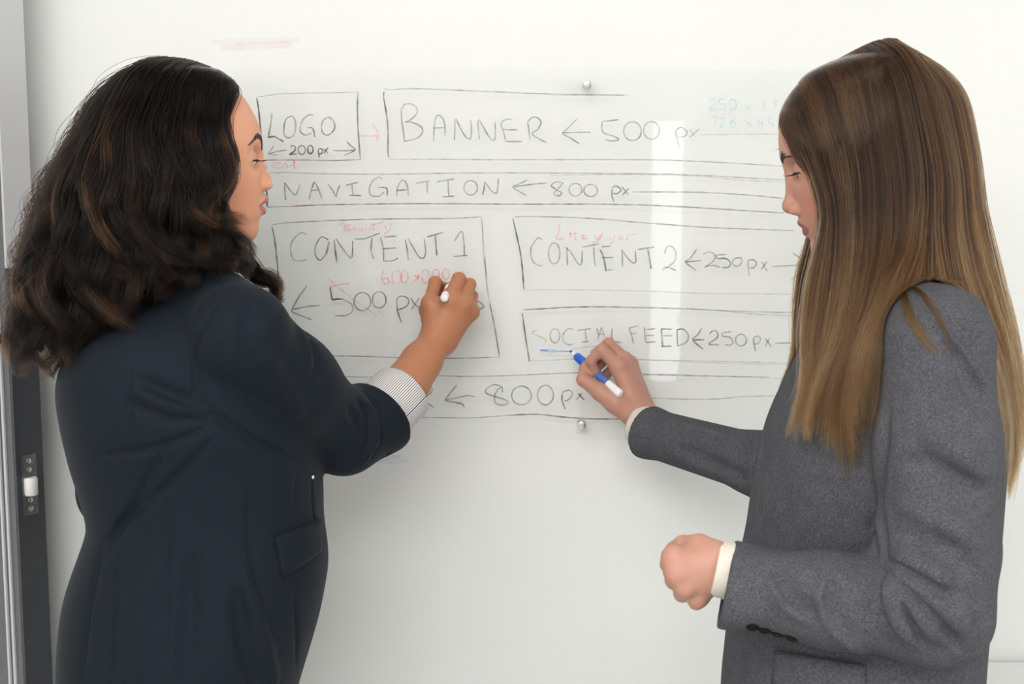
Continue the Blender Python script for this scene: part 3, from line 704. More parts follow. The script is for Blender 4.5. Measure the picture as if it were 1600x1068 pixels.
        for ax in range(3):
            if not E[ax]:
                continue
            e = np.concatenate(E[ax]); u, w = [(1, 2), (2, 0), (0, 1)][ax]
            ids = []
            ok = np.ones(len(e), bool)
            for du, dw in ((0, 0), (-1, 0), (-1, -1), (0, -1)):
                gq = e[:, :3].copy(); gq[:, u] += du; gq[:, w] += dw
                key = (gq[:, 0] * big[1] + gq[:, 1]) * big[2] + gq[:, 2]
                j = np.clip(np.searchsorted(KV, key), 0, len(KV) - 1)
                ok &= KV[j] == key; ids.append(j)
            q = np.stack(ids, 1)
            fl = e[:, 3] == 0
            q[fl] = q[fl][:, ::-1]
            Q.append(q[ok])
        Q = np.concatenate(Q)
        for it in range(smooth):
            acc = np.zeros_like(PV); cnt = np.zeros(len(PV))
            for a_, b_ in ((0, 1), (1, 2), (2, 3), (3, 0)):
                for c_ in range(3):
                    acc[:, c_] += np.bincount(Q[:, a_], PV[Q[:, b_], c_], len(PV)) + np.bincount(Q[:, b_], PV[Q[:, a_], c_], len(PV))
                cnt += np.bincount(Q[:, a_], minlength=len(PV)) + np.bincount(Q[:, b_], minlength=len(PV))
            PV = PV * 0.5 + 0.5 * acc / np.maximum(cnt, 1)[:, None]
        return mesh_np(name, PV, Q), PV


def loft(rows, p=2.3, axes=None):
    """rows: (z, cx, cy, a, b) elliptical sections stacked in z, smoothed; returns fn, lo, hi"""
    R = np.array(sorted(rows), float); zs = np.linspace(R[0, 0], R[-1, 0], 160)
    C = np.stack([np.interp(zs, R[:, 0], R[:, i]) for i in range(1, 5)], 1)
    ker = np.hanning(15); ker /= ker.sum()
    for i in range(4):
        C[:, i] = np.convolve(np.pad(C[:, i], 7, mode='edge'), ker, 'valid')
    z0, z1 = float(zs[0]), float(zs[-1])

    def fn(q):
        z = q[..., 2]
        t = (z - z0) / (z1 - z0) * 159
        i = np.clip(t, 0, 158.999).astype(np.int32); f = np.clip(t - i, 0, 1).astype(F32)
        c = [(C[i, j] * (1 - f) + C[i + 1, j] * f).astype(F32) for j in range(4)]
        x = q[..., 0] - c[0]; y = q[..., 1] - c[1]
        rho = (np.abs(x / c[2]) ** p + np.abs(y / c[3]) ** p) ** (1 / p)
        d = (rho - 1) * np.minimum(c[2], c[3]) * 0.5 + (rho - 1) * np.sqrt(x * x + y * y) / np.maximum(rho, 0.3) * 0.5
        return smax(smax(d, z - z1, F32(0.02)), z0 - z, F32(0.004))
    lo = np.array([(R[:, 1] - R[:, 3]).min(), (R[:, 2] - R[:, 4]).min(), z0]); hi = np.array([(R[:, 1] + R[:, 3]).max(), (R[:, 2] + R[:, 4]).max(), z1])
    return fn, lo, hi


def tube(name, pts, radii, segs=10, caps=True):
    X = np.asarray(pts, float); n = len(X); T = np.gradient(X, axis=0); T /= np.linalg.norm(T, axis=1)[:, None] + 1e-12
    u = np.cross(T[0], [0.3, 0.2, 0.9]); u /= np.linalg.norm(u); V = []
    for i in range(n):
        u = u - T[i] * np.dot(u, T[i]); u /= np.linalg.norm(u); w = np.cross(T[i], u)
        V += [X[i] + radii[i] * (u * math.cos(2 * math.pi * k / segs) + w * math.sin(2 * math.pi * k / segs)) for k in range(segs)]
    Fc = [(i * segs + k, i * segs + (k + 1) % segs, (i + 1) * segs + (k + 1) % segs, (i + 1) * segs + k) for i in range(n - 1) for k in range(segs)]
    return np.array(V), np.array(Fc)


def set_color(me, name, rgb):
    at = me.attributes.new(name, 'FLOAT_COLOR', 'POINT')
    at.data.foreach_set('color', np.hstack([rgb, np.ones((len(rgb), 1))]).astype(np.float32).ravel())


# ------------------------------------------------------------------ a head seen side-on, shaped to a traced profile
class Head:
    def __init__(s, px0, py0, y, sgn, yaw, pitch):
        """px0,py0: picture point of the head's centre, at depth y; sgn: +1 looks to +X, -1 to -X; yaw: turned to the wall; S px per metre"""
        s.o = P(px0, py0, y); S = FPX / float(np.dot(s.o - CAM, CF)); c, n = math.cos(yaw), math.sin(yaw)
        f0 = np.array([sgn * c, n, 0.0]); s.side = np.array([sgn * n, -c, 0.0])   # side: towards the camera
        cp, sp = math.cos(pitch), math.sin(pitch)
        s.f = f0 * cp + np.array([0, 0, -sp]); s.u = f0 * sp + np.array([0, 0, cp])
        s.R = np.stack([s.f, s.side, s.u], 1); s.frame = (s.o, s.R, 1.0)
        s.px0, s.py0, s.sgn, s.cy, s.cp, s.sp, s.S = px0, py0, sgn, c, cp, sp, S

    def loc(s, px, py):
        du = (px - s.px0) * s.sgn / s.S / s.cy; dv = (s.py0 - py) / s.S
        return np.array([du * s.cp - dv * s.sp, du * s.sp + dv * s.cp])

    def w(s, p):
        return s.o + s.R @ np.asarray(p, float)

    def pix(s, px, py, lat):
        return ray_plane(px, py, s.o, s.side, lat)


def build_head(hd, prof, nose, lips, chin_r=0.013, jaw=1.0, skull=(-0.012, 0.0, 0.022, 0.094, 0.073, 0.090)):
    """prof: base profile picture points from hairline to under the chin (no nose, no lips)"""
    S = Solid(hd.frame)
    pr = np.array([hd.loc(*q) for q in prof]); pr = pr[np.argsort(pr[:, 1])]
    zt, zb = pr[-1, 1], pr[0, 1]
    zz = np.linspace(zb, zt, 120); xf = np.interp(zz, pr[:, 1], pr[:, 0])
    ker = np.hanning(9); ker /= ker.sum(); xf = np.convolve(np.pad(xf, 4, mode='edge'), ker, 'valid')
    # half widths by height relative to the chin
    hz = zb + np.array([0, .006, .016, .03, .047, .065, .085, .105, .13, .16, .2]); hw = np.array([.012, .022, .034, .046, .055, .0615, .0655, .0665, .066, .062, .05]) * jaw
    wz = np.interp(zz, hz, hw)
    bk = np.interp(zz, hz, [.004, .018, .036, .052, .064, .07, .075, .08, .085, .085, .06])
    cx = xf - np.interp(zz, hz, [.03, .04, .055, .068, .078, .085, .09, .092, .092, .09, .08])

    def face(q):
        t = (q[..., 2] - zb) / (zt - zb) * 119
        i = np.clip(t, 0, 118.999).astype(np.int32); f = np.clip(t - i, 0, 1).astype(F32)
        g = lambda A: (A[i] * (1 - f) + A[i + 1] * f).astype(F32)
        c = g(cx); a = g(xf) - c; w = g(wz); b = g(bk)
        x = q[..., 0] - c; ax = np.where(x > 0, a, b)
        rho = (np.abs(x / ax) ** 2.25 + np.abs(q[..., 1] / w) ** 2.25) ** (1 / 2.25)
        r = np.sqrt(x * x + q[..., 1] ** 2)
        d = (rho - 1) * np.where(rho > 0.2, r / np.maximum(rho, 0.2), w)
        return smax(smax(d, q[..., 2] - F32(zt), F32(.02)), F32(zb) - q[..., 2], F32(.008)) * F32(0.8)
    S.add(face, (-0.12, -.08, zb), (0.13, .08, zt), 0.02)
    sx, sy, sz, ra, rb, rc = skull
    S.ell((sx, sy, sz), (ra, rb, rc), k=0.03)
    # nose
    N = hd.loc(*nose['nasion']); T = hd.loc(*nose['tip']); Sn = hd.loc(*nose['base'])
    tr = nose.get('r', .0082)
    S.cone((N[0] - .0068, 0, N[1]), (T[0] - tr - .0045, 0, T[1] + .004), .0058, .0066, 0.010)
    S.cone((T[0] - tr - .0022, 0, T[1]), (T[0] - tr - .003, 0, T[1]), tr, tr, 0.008)
    for y in (-1, 1):
        al = (Sn[0] - .001, y * .0115, Sn[1] + .0062)
        S.ell(al, (.0098, .0062, .0072), k=0.006)
    S.cone((T[0] - tr, 0, T[1] - .003), (Sn[0] - .004, 0, Sn[1] + .0015), .0042, .004, .006)
    for y in (-1, 1):
        S.ell((Sn[0] + .0035, y * .0062, Sn[1] + .0008), (.0048, .0026, .0032), k=.003, op='s')
    # eye sockets, brows ridge
    ez, ex, ey = hd.eye[1], hd.eye[0], 0.0305
    for y in (-1, 1):
        S.ell((ex + .013, y * ey, ez + .001), (.013, .017, .0125), k=0.014, op='s')
    for y in (-1, 1):
        c = (ex, y * ey, ez); S.ell(c, (.0128, .0142, .0128), k=.005)
    # slit between the lids shows the eyeball
    op = hd.lid
    for y in (-1, 1):
        S.add(lambda q, y=y: np.maximum(np.maximum(np.abs(q[..., 2] - ez - op[0] - (q[..., 0] - ex) * op[1]) - op[2] * np.clip(1 - ((q[..., 1] - y * ey) / .0135) ** 2, 0, 1).astype(F32), np.abs(q[..., 1] - y * ey) - .0135), np.abs(q[..., 0] - ex - .012) - .011),
              (ex, y * ey - .014, ez - .02), (ex + .025, y * ey + .014, ez + .02), .0015, 's')
    # lips
    for nm, r0, w0 in (('up', .0046, .021), ('low', .0052, .019)):
        L = hd.loc(*lips[nm]); pts = []
        for t in np.linspace(-1, 1, 13):
            back = .0165 * abs(t) ** 1.7; r = r0 * (1 - .62 * abs(t) ** 1.5)
            z = L[1] + (0.0006 * math.cos(t * 9) if nm == 'up' else 0) * (1 - abs(t)) + (lips['corner'] - L[1]) * abs(t) ** 1.6
            pts.append(((L[0] - r0 - back, t * w0, z), r))
        S.chain(pts, k=.0045, join=.002)
    C = hd.loc(*lips['chin'])
    S.ell((C[0] - chin_r, 0, C[1]), (chin_r, chin_r * 1.35, chin_r), k=.014)
    # ears (under the hair)
    for y in (-1, 1):
        S.ell((-.012, y * .070, -.012), (.017, .007, .029), k=.006)
    return S


def skin_tint(hd, v, base, lipc, blush, lips):
    """skin's own colouring: lips, cheeks, brows"""
    q = (v - hd.o) @ hd.R
    col = np.tile(np.array(base, float), (len(v), 1))
    def mix(w, c):
        nonlocal col
        w = np.clip(w, 0, 1)[:, None]; col = col * (1 - w) + np.array(c) * w
    hs = (np.abs(q) < .16).all(1)
    b = np.exp(-(((q[:, 0] - blush[0]) / .024) ** 2 + ((np.abs(q[:, 1]) - .048) / .03) ** 2 + ((q[:, 2] - blush[1]) / .022) ** 2))
    mix(b * blush[3] * hs, blush[2])
    if hd.hands:
        hand = 1 - hs * 1.0; mix(hand, hd.hands)  # skin beyond the head painted darker for the weaker light it gets
    T = hd.loc(*lips['nose_tip']); mix(np.exp(-(((q - np.array([T[0], 0, T[1]])) / .014) ** 2).sum(1)) * .45 * hs, blush[2])
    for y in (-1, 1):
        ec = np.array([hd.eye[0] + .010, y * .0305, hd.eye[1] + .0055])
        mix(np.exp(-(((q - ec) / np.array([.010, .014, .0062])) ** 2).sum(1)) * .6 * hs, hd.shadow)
    U = hd.loc(*lips['up']); Lw = hd.loc(*lips['low'])
    for c, rz in ((U, .0046), (Lw, .0056)):
        t = np.abs(q[:, 1]) / .0205
        zc = c[1] + (lips['corner'] - c[1]) * np.clip(t, 0, 1) ** 1.6
        inside = np.clip((rz * np.sqrt(np.clip(1.05 - t ** 2, 0, 1)) - np.abs(q[:, 2] - zc)) / .0014, 0, 1) * (q[:, 0] > c[0] - .030) * (t < 1.05)
        mix(inside * hs, lipc)
    hl = hd.hairline(q); mix(hl, hd.scalp)
    return col
# ------------------------------------------------------------------ shared builders for the two women
def rows_px(rows):
    out = []
    for py, xl, xr, yc, b in rows:
        a = P(xl, py, yc); c = P(xr, py, yc)
        out.append((a[2], (a[0] + c[0]) / 2, yc, (c[0] - a[0]) / 2, b))
    return out


def capped(S, pts, cut_o, cut_n, k, join=0.02, hollow=None):
    """a sleeve: chain of cones cut square at its cuff, with a shallow opening"""
    A = [(np.asarray(q, float), r) for q, r in pts]; co = np.asarray(cut_o, F32); cn = np.asarray(cut_n, F32)

    def fn(p):
        d = None
        for (a, ra), (b, rb) in zip(A[:-1], A[1:]):
            e = d_cone(p, a, b, F32(ra), F32(rb)); d = e if d is None else smin(d, e, F32(join))
        return smax(d, (p - co) @ cn, F32(0.004))
    m = max(r for _, r in A); X = np.array([a for a, _ in A])
    S.add(fn, X.min(0) - m, X.max(0) + m, k)
    if hollow:
        S.cone(co - cn * hollow[1], co + cn * 0.03, hollow[0], hollow[0], 0.003, 's')


def cuff_tube(name, a, b, r0, r1, m, parent, thick=0.0022, stripes=False, segs=72):
    a = np.asarray(a, float); b = np.asarray(b, float); L = np.linalg.norm(b - a); ax = (b - a) / L
    u = np.cross(ax, [0, 0, 1.0]); u /= np.linalg.norm(u); w = np.cross(ax, u)
    prof = [(0, r0), (L * .5, (r0 + r1) / 2 + .001), (L - .002, r1), (L, r1 - thick * .3), (L - .001, r1 - thick), (L * .4, (r0 + r1) / 2 - thick), (0.002, r0 - thick)]
    V, K = [], []
    for t, r in prof:
        for k in range(segs):
            q = 2 * math.pi * k / segs; rr = r * (1 + .02 * math.sin(2 * q + .6) + .008 * math.sin(5 * q))
            V.append(a + ax * t + rr * (u * math.cos(q) + w * math.sin(q))); K.append(abs(k / segs * 2 - 1))
    F = [(i * segs + k, i * segs + (k + 1) % segs, (i + 1) * segs + (k + 1) % segs, (i + 1) * segs + k) for i in range(len(prof) - 1) for k in range(segs)]
    me = mesh_np(name, V, F)
    if stripes:
        at = me.attributes.new('around', 'FLOAT', 'POINT'); at.data.foreach_set('value', np.array(K, np.float32))
    return link(name, me, m, parent)


def px_path(S, pts, n=None, off=0.0):
    X = np.array([S.hit(*q) for q in catmull(np.array(pts, float), n or max(5, int(len(pts) * 3)))])
    if off:
        X = X + S.grad(X) * off
    return X


def patch(name, S, corners, nu, nv, lift, thick, m, parent, base=None):
    """a cloth flap lying on the surface; corners in picture order tl, tr, br, bl"""
    tl, tr, br, bl = [np.array(c, float) for c in corners]; V = []; F = []
    for j in range(nv + 1):
        for i in range(nu + 1):
            u, v = i / nu, j / nv
            q = (tl * (1 - u) + tr * u) * (1 - v) + (bl * (1 - u) + br * u) * v
            V.append(S.hit(*q))
    V = np.array(V); G = S.grad(V, 0.006); n = len(V)
    edge = np.array([min(i, nu - i) * min(1, nv - j) == 0 for j in range(nv + 1) for i in range(nu + 1)])
    top = V + G * lift + G * thick * np.where(edge, .7, 1.0)[:, None]; V = np.vstack([top, V - G * 0.002])
    for j in range(nv):
        for i in range(nu):
            a = j * (nu + 1) + i; F.append((a, a + nu + 1, a + nu + 2, a + 1)); F.append((n + a, n + a + 1, n + a + nu + 2, n + a + nu + 1))
    rim = [i for i in range(nu + 1)] + [j * (nu + 1) + nu for j in range(1, nv + 1)] + [nv * (nu + 1) + i for i in range(nu - 1, -1, -1)] + [j * (nu + 1) for j in range(nv - 1, 0, -1)]
    for a, b in zip(rim, rim[1:] + rim[:1]):
        F.append((a, b, n + b, n + a))
    return link(name, mesh_np(name, V, F), m, parent)


def lashes_brows(hd, parent, brow_px, lat, dens, lash, tone_mat, brow_w=.0045):
    """eyelashes fan from the lid edge; brow hairs lie on the skin"""
    rng = np.random.default_rng(5); ex, ez = hd.eye
    for y in (1, -1):
        V, F = [], []
        for k in range(26):
            t = rng.uniform(-1, 1); a = t * 1.05
            base = np.array([ex + .0128 * math.cos(a) * .98, y * .0305 + .0138 * math.sin(a), ez + hd.lid[0] + hd.lid[2] * (1 - t * t) + .0004])
            dr = np.array([math.cos(a * 1.2), math.sin(a * 1.2), 0]); ln = lash[0] * rng.uniform(.7, 1.1)
            pts = [base - dr * .001, base + dr * ln * .5 + np.array([0, 0, lash[1] * ln * .5]), base + dr * ln + np.array([0, 0, lash[2] * ln])]
            v, f = tube('t', catmull([hd.w(q) for q in pts], 6), np.linspace(.00058, .00015, 6), 5); F.append(f + sum(len(x) for x in V)); V.append(v)
        # thick dark lid line
        pts = []
        for t in np.linspace(-1, 1, 15):
            a = t * 1.1
            pts.append(hd.w((ex + .0128 * math.cos(a) + .0002, y * .0305 + .0140 * math.sin(a), ez + hd.lid[0] + hd.lid[2] * (1 - t * t) + .0006)))
        v, f = tube('t', pts, np.full(15, .0010), 6); F.append(f + sum(len(x) for x in V)); V.append(v)
        link('eyelashes', mesh_np('eyelashes', np.vstack(V), np.vstack(F)), M_LASH, parent)
    for y in (1, -1):
        V, F = [], []
        P3 = np.array([(*(lambda l: (l[0], la, l[1]))(hd.loc(px, py)),) for (px, py), la in zip(brow_px, lat)]); C = catmull(P3, 40)
        n = 0
        for k in range(dens):
            i = rng.integers(0, 37); t = i / 39; w = brow_w * (1 - .6 * t)
            q = C[i] + np.array([0, 0, rng.uniform(-.5, .5) * w]); d = C[min(i + 3, 39)] - C[i]; d /= np.linalg.norm(d) + 1e-9
            d = d + np.array([0, 0, .45 * (1 - t) - .1]); ln = rng.uniform(.005, .009)
            pts = np.array([q, q + d * ln * .5, q + d * ln]); pts[:, 1] *= y
            Wp = np.array([hd.w(p) for p in pts])
            if hd.solid is not None:
                g = hd.solid.grad(Wp); dd = hd.solid.ev_pts(Wp); Wp = Wp - g * (dd - .0010)[:, None]
            v, f = tube('t', catmull(Wp, 4), [.00062, .0006, .0005, .0002], 4); F.append(f + n); V.append(v); n += len(v)
        link('eyebrow', mesh_np('eyebrow', np.vstack(V), np.vstack(F)), tone_mat, parent)


def eyes(hd, parent, gaze):
    for y in (1, -1):
        c = hd.w((hd.eye[0], y * .0305, hd.eye[1])); g = hd.R @ np.array(gaze); g = g / np.linalg.norm(g); r = .0121
        prof = [(r * (1 - math.cos(a)), r * math.sin(a)) for a in np.linspace(0.02, math.pi - .02, 22)]
        e = link('eyeball', lathe('eyeball', prof, c - g * r, c + g * r, 32), M_EYE, parent)
        prof = [(r * (math.cos(a)) + .0004, r * math.sin(a)) for a in np.linspace(0.50, .02, 8)]
        link('iris', lathe('iris', prof, c, c + g, 28), M_IRISD, e)


class Hair:
    def __init__(s, hd, guides, n=30):
        s.hd = hd; s.n = n
        gs = []
        for g in guides:
            a, b = np.array(g[0], float), np.array(g[1], float)
            if abs(b[2]) > .035 and abs(a[2]) < .02:          # follow the round of the skull from the parting
                g = [g[0], tuple(a + (b - a) * (.42, .17, .50)), tuple(a + (b - a) * (.76, .52, .83))] + list(g[1:])
            gs.append(g)
        s.G = np.array([catmull([hd.pix(*q) for q in g], n) for g in gs]); s.m = len(guides)

    def at(s, sv, far=False):
        """guide curve(s) at fractional guide index sv (array)"""
        sv = np.clip(np.atleast_1d(sv), 0, s.m - 1 - 1e-6); i = sv.astype(int); t = (sv - i)[:, None, None]
        g = lambda k: s.G[np.clip(k, 0, s.m - 1)]
        a, b, c, d = g(i - 1), g(i), g(i + 1), g(i + 2)
        X = 0.5 * (2 * b + (c - a) * t + (2 * a - 5 * b + 4 * c - d) * t * t + (3 * b - a - 3 * c + d) * t ** 3)
        return X

    def mirror(s, X):
        k = (X - s.hd.o) @ s.hd.side
        return X - 2 * k[..., None] * s.hd.side

    def inward(s, X, amt):
        k = (X - s.hd.o) @ s.hd.side
        return X - (np.sign(k) * np.minimum(np.abs(k), amt))[..., None] * s.hd.side

    def mass(s, name, svals, m, parent, r=.017, inset=.02, tend=.94, h=.004, extra=None, both=True, far_max=4.5):
        S = Solid()
        for sv in svals:
            for far in ((False, True) if both and sv < far_max else (False,)):
                X = s.at(sv)[0]; k0 = int(np.argmax(np.abs((X - s.hd.o) @ s.hd.side) > inset + .008)); X = s.inward(X, inset)
                if far:
                    X = s.mirror(X)
                N = int(s.n * tend); t = np.linspace(0, 1, N)
                rr = r * np.clip((1 - t) * 4, .25, 1) * np.clip((t - t[k0]) * 9 + .15, .12, 1)
                S.chain([(X[i], rr[i]) for i in range(k0, N, 2)], k=.015, join=.004)
        s.core = Solid()
        if extra:
            extra(S); extra(s.core)
        me, _ = S.mesh(name, h, smooth=3)
        s.massS = S
        return link(name, me, m, parent)

    def strands(s, name, N, srange, depth, jit, rad, tones, curl, clump, push, m, parent, seed=1, far=.35, tcut=(.84, 1.0), stray=.03):
        rng = np.random.default_rng(seed)
        nc = clump[0]
        cs = rng.uniform(0, 1, nc)
        rng_s = np.array(srange, float); wd = (rng_s[:, 1] - rng_s[:, 0]); ws = np.cumsum(wd) / wd.sum()
        k = np.searchsorted(ws, rng.uniform(0, 1, nc)); cs = rng_s[k, 0] + rng.uniform(0, 1, nc) * wd[k]
        cfar = rng.uniform(0, 1, nc) < far; cdep = rng.uniform(0, 1, nc) ** 1.5 * depth
        cph = rng.uniform(0, 2 * math.pi, nc); cwl = rng.uniform(.85, 1.2, nc) * curl[1]; camp = rng.uniform(.6, 1.2, nc) * curl[0]
        ctone = rng.uniform(0, 1, nc); clen = rng.uniform(tcut[0], tcut[1], nc); cdir = rng.choice([-1, 1], nc)
        ci = rng.integers(0, nc, N)
        sv = cs[ci] + rng.normal(0, clump[1], N)
        lo, hi = rng_s[k[ci], 0], rng_s[k[ci], 1]; sv = np.clip(sv, lo, hi)
        t = np.linspace(0, 1, s.n)
        X = s.at(sv)
        X = s.inward(X, (cdep[ci] + rng.uniform(0, .3, N) * depth)[:, None] * np.ones(s.n))
        L = np.linalg.norm(np.diff(X, axis=1), axis=2); arc = np.concatenate([np.zeros((N, 1)), np.cumsum(L, 1)], 1)
        T = np.gradient(X, axis=1); T /= np.linalg.norm(T, axis=2)[..., None] + 1e-9
        sd = np.broadcast_to(s.hd.side, T.shape); nrm = np.cross(T, sd); nrm /= np.linalg.norm(nrm, axis=2)[..., None] + 1e-9
        # shared wave of the lock, growing towards the tips, plus each hair's own wander
        grow = np.clip((t - curl[2]) / (1 - curl[2]), 0, 1) ** 1.1
        ph = cph[ci][:, None] + arc / cwl[ci][:, None] * 2 * math.pi + rng.normal(0, .22, N)[:, None]
        A = camp[ci][:, None] * grow
        X = X + (np.cos(ph) * A * .8)[..., None] * sd + (np.sin(ph) * A * cdir[ci][:, None])[..., None] * nrm
        o1 = rng.normal(0, jit, (N, 2)); fr = 1 - clump[2] * t
        st = (rng.uniform(0, 1, N) < stray) * rng.uniform(.5, 3.0, N)
        w1 = rng.uniform(0, 6.28, (N, 2)); wf = rng.uniform(2, 6, (N, 2))
        wob = np.sin(wf[:, None, :] * t[None, :, None] * 2 + w1[:, None, :]) * t[None, :, None]
        off = o1[:, None, :] * fr[None, :, None] * np.clip(t * 5 + .2, 0, 1)[None, :, None] + wob * (jit * .35 + st * .004)[:, None, None]
        X = X + off[..., :1] * sd + off[..., 1:] * nrm
        fm = cfar[ci]; X[fm] = s.mirror(X[fm])
        # shorten each hair to its own length
        le = clen[ci] * rng.uniform(.93, 1.0, N); tt = t[None, :] * le[:, None] * (s.n - 1); i0 = np.clip(tt.astype(int), 0, s.n - 2); f = (tt - i0)[..., None]
        ar = np.arange(N)[:, None]; X = X[ar, i0] * (1 - f) + X[ar, i0 + 1] * f
        gp = (1 + .9 * rng.uniform(0, 1, N)[:, None] * np.clip((t - .06) * 5, 0, 1)[None, :]).ravel()
        for S, gap in push:
            gap = gap * gp
            Y = X.reshape(-1, 3); d = S.ev_pts(Y); b = np.where(d < gap)[0]
            for _ in range(2):
                if len(b):
                    Y[b] += S.grad(Y[b], .002) * (gap[b] - d[b])[:, None]
                    d[b] = S.ev_pts(Y[b]); b = b[d[b] < gap[b] * .8]
            X = Y.reshape(X.shape)
        c = bpy.data.hair_curves.new(name); c.add_curves([s.n] * N)
        c.attributes['position'].data.foreach_set('vector', X.astype(np.float32).ravel())
        ra = c.attributes.new('radius', 'FLOAT', 'POINT')
        rr = rad * np.clip((1 - t) * 3, .25, 1)[None, :] * rng.uniform(.7, 1.15, N)[:, None]
        ra.data.foreach_set('value', rr.astype(np.float32).ravel())
        tn = tones(ctone[ci], rng.uniform(0, 1, N), t, sv)
        ta = c.attributes.new('tone', 'FLOAT_COLOR', 'POINT')
        ta.data.foreach_set('color', np.concatenate([tn, np.ones(tn.shape[:2] + (1,))], 2).astype(np.float32).ravel())
        o = bpy.data.objects.new(name, c); COL.objects.link(o); c.materials.append(m)
        o.parent = parent; o.matrix_parent_inverse = parent.matrix_basis.inverted()
        return o


def legs_shoes(root, hips, feet, fwd, m, r=(.095, .07, .058)):
    S = Solid(); hp = np.array(hips, float)
    S.ell(hp, (.155, .15, .14), k=.04)
    for f in feet:
        f = np.array(f, float); s = np.array([(f[0] - hp[0]) * .8, (f[1] - hp[1]) * .8, 0])
        top = hp + s + np.array([0, 0, -.06]); kn = (top + f) / 2 + np.array([fwd[0], fwd[1], 0]) * .02; kn[2] = .47
        S.chain([(top, r[0]), (kn, r[1]), ((f[0], f[1], .12), r[2])], k=.03)
        S.add(lambda p, f=f: F32(0.055) - p[..., 2] + 0 * p[..., 0], (f[0] - .2, f[1] - .2, 0), (f[0] + .2, f[1] + .2, .12), .002, 'i') if False else None
    me, _ = S.mesh('trousers', .008, smooth=3); link('trousers', me, m, root)
    for f in feet:
        f = np.array([f[0], f[1], 0.0]); fw = np.array([fwd[0], fwd[1], 0.0]); sd = np.array([-fw[1], fw[0], 0]); R = np.stack([fw, sd, [0, 0, 1]], 1)
        S = Solid((f, R, 1.0))
        S.chain([((-.045, 0, .048), .032), ((.03, 0, .048), .036), ((.11, 0, .036), .034), ((.155, 0, .030), .026)], k=.01)
        S.cone((-.03, 0, .05), (-.02, 0, .11), .036, .042, .02)
        S.add(lambda p: F32(.001) - p[..., 2], (-.2, -.2, -.05), (.3, .2, .3), .002, 'i')
        S.cone((-.045, 0, 0.01), (-.045, 0, .04), .022, .028, .004)
        S.add(lambda p: F32(.001) - p[..., 2], (-.2, -.2, -.05), (.3, .2, .3), .002, 'i')
        me, _ = S.mesh('shoe', .005, smooth=2); link('shoe', me, M_SHOE, root)
# ------------------------------------------------------------------ the woman in navy, writing at the left
import time as _t; _t0 = _t.time()
hA = Head(298, 250, -.32, +1, math.radians(12), 0.0)
hA.eye = np.array(hA.loc(402, 248)) + np.array([-.0165, 0]); hA.lid = (-.0030, -.25, .0010); hA.solid = None
lipsA = {'up': (414, 311), 'low': (410, 330), 'corner': hA.loc(408, 321)[1], 'chin': (394, 362), 'nose_tip': (421, 282)}
headA = build_head(hA, [(350, 120), (365, 140), (376, 155), (389, 178), (398, 197), (402, 216), (402, 232), (402, 246), (403, 262), (404, 280), (405, 296), (404, 310), (403, 322), (402, 335), (399, 345), (394, 358), (388, 369), (378, 378)],
                   {'nasion': (404, 243), 'tip': (421, 282), 'base': (411, 296), 'r': .0085}, lipsA)
bodyA = Solid(); bodyA.extend(headA)
nb = P(290, 470, -.33)
bodyA.chain([(hA.w((-.025, 0, -.035)), .052), (hA.w((-.035, 0, -.10)), .050), (nb, .058)], k=.03)
bodyA.chain([(nb, .06), (P(295, 700, -.33), .075), (P(295, 1000, -.33), .08)], k=.03)
shA, elA, wrA = P(380, 520, -.46), P(538, 672, -.265), P(682, 533, -.108)
bodyA.chain([(nb, .05), (shA, .040), (elA, .034), (P(600, 638, -.212), .030), (P(636, 599, -.172), .0302), (P(657, 567, -.14), .0272), (wrA, .0245)], k=.02)
bodyA.chain([(nb, .05), (P(262, 510, -.17), .035), (P(188, 770, -.17), .035), (P(380, 850, -.13), .03)], k=.02)
# hand: back of the hand to us, fingers bent over the marker against the glass
MC = [(672, 474, -.094, .0115), (703, 470, -.103, .0125), (725, 475, -.097, .0118), (736, 487, -.084, .0105)]
PI = [(680, 441, -.064, .0098), (717, 436, -.074, .0108), (734, 444, -.062, .0096), (738, 462, -.052, .0086)]
DI = [(688, 447, -.040, .0082), (714, 440, -.045, .0088), (728, 455, -.037, .0082), (731, 473, -.033, .0074)]
TI = [(697, 450, -.030, .0074), (708, 446, -.031, .0078), (717, 462, -.030, .0076), (722, 478, -.030, .007)]
for i in range(4):
    m = MC[i]; base = np.array(P(686 + i * 5 - 6, 524 + i * 2, -.112 + .004 * i))
    bodyA.cone(base, P(*m[:3]), .0165, m[3] + .0010, .018)
for i in range(4):
    q = [(P(*X[i][:3]), X[i][3]) for X in (MC, PI, DI, TI)]
    bodyA.chain(q, k=.0035, join=.004)
for i in range(4):                                        # knuckles
    bodyA.ell(P(MC[i][0], MC[i][1], MC[i][2] - .002), (MC[i][3] + .0004,) * 3, k=.010)
bodyA.chain([(P(676, 512, -.095), .016), (P(668, 484, -.066), .0125), (P(680, 462, -.046), .0105), (P(697, 452, -.036), .0088)], k=.006, join=.006)
rootA = empty('person', (P(300, 900, -.33)[0], -.33, 0), 'woman in a navy blazer with dark wavy hair, writing with a red marker', 'person')
meA, vA = bodyA.mesh('body', .0017, smooth=2, lo=(-9, -9, P(300, 1010, -.33)[2]))
SKA = dict(base=(.68, .33, .205), lipc=(.44, .15, .12), blush=(hA.loc(375, 300)[0], hA.loc(375, 300)[1], (.64, .265, .15), .5))
hA.shadow = (.34, .15, .115); hA.hands = (.46, .19, .095)  # second tone puts the dimmer light on her writing arm into the colour
hA.scalp = (.004, .0025, .002)
hA.hairline = lambda q: np.clip((hA.loc(366, 150)[0] - .006 - q[:, 0] + np.clip(q[:, 2] - .06, -.2, .1) * .35 - np.abs(q[:, 1]) * .25) / .008, 0, 1) * (q[:, 2] > -.02) * (np.abs(q) < .16).all(1)
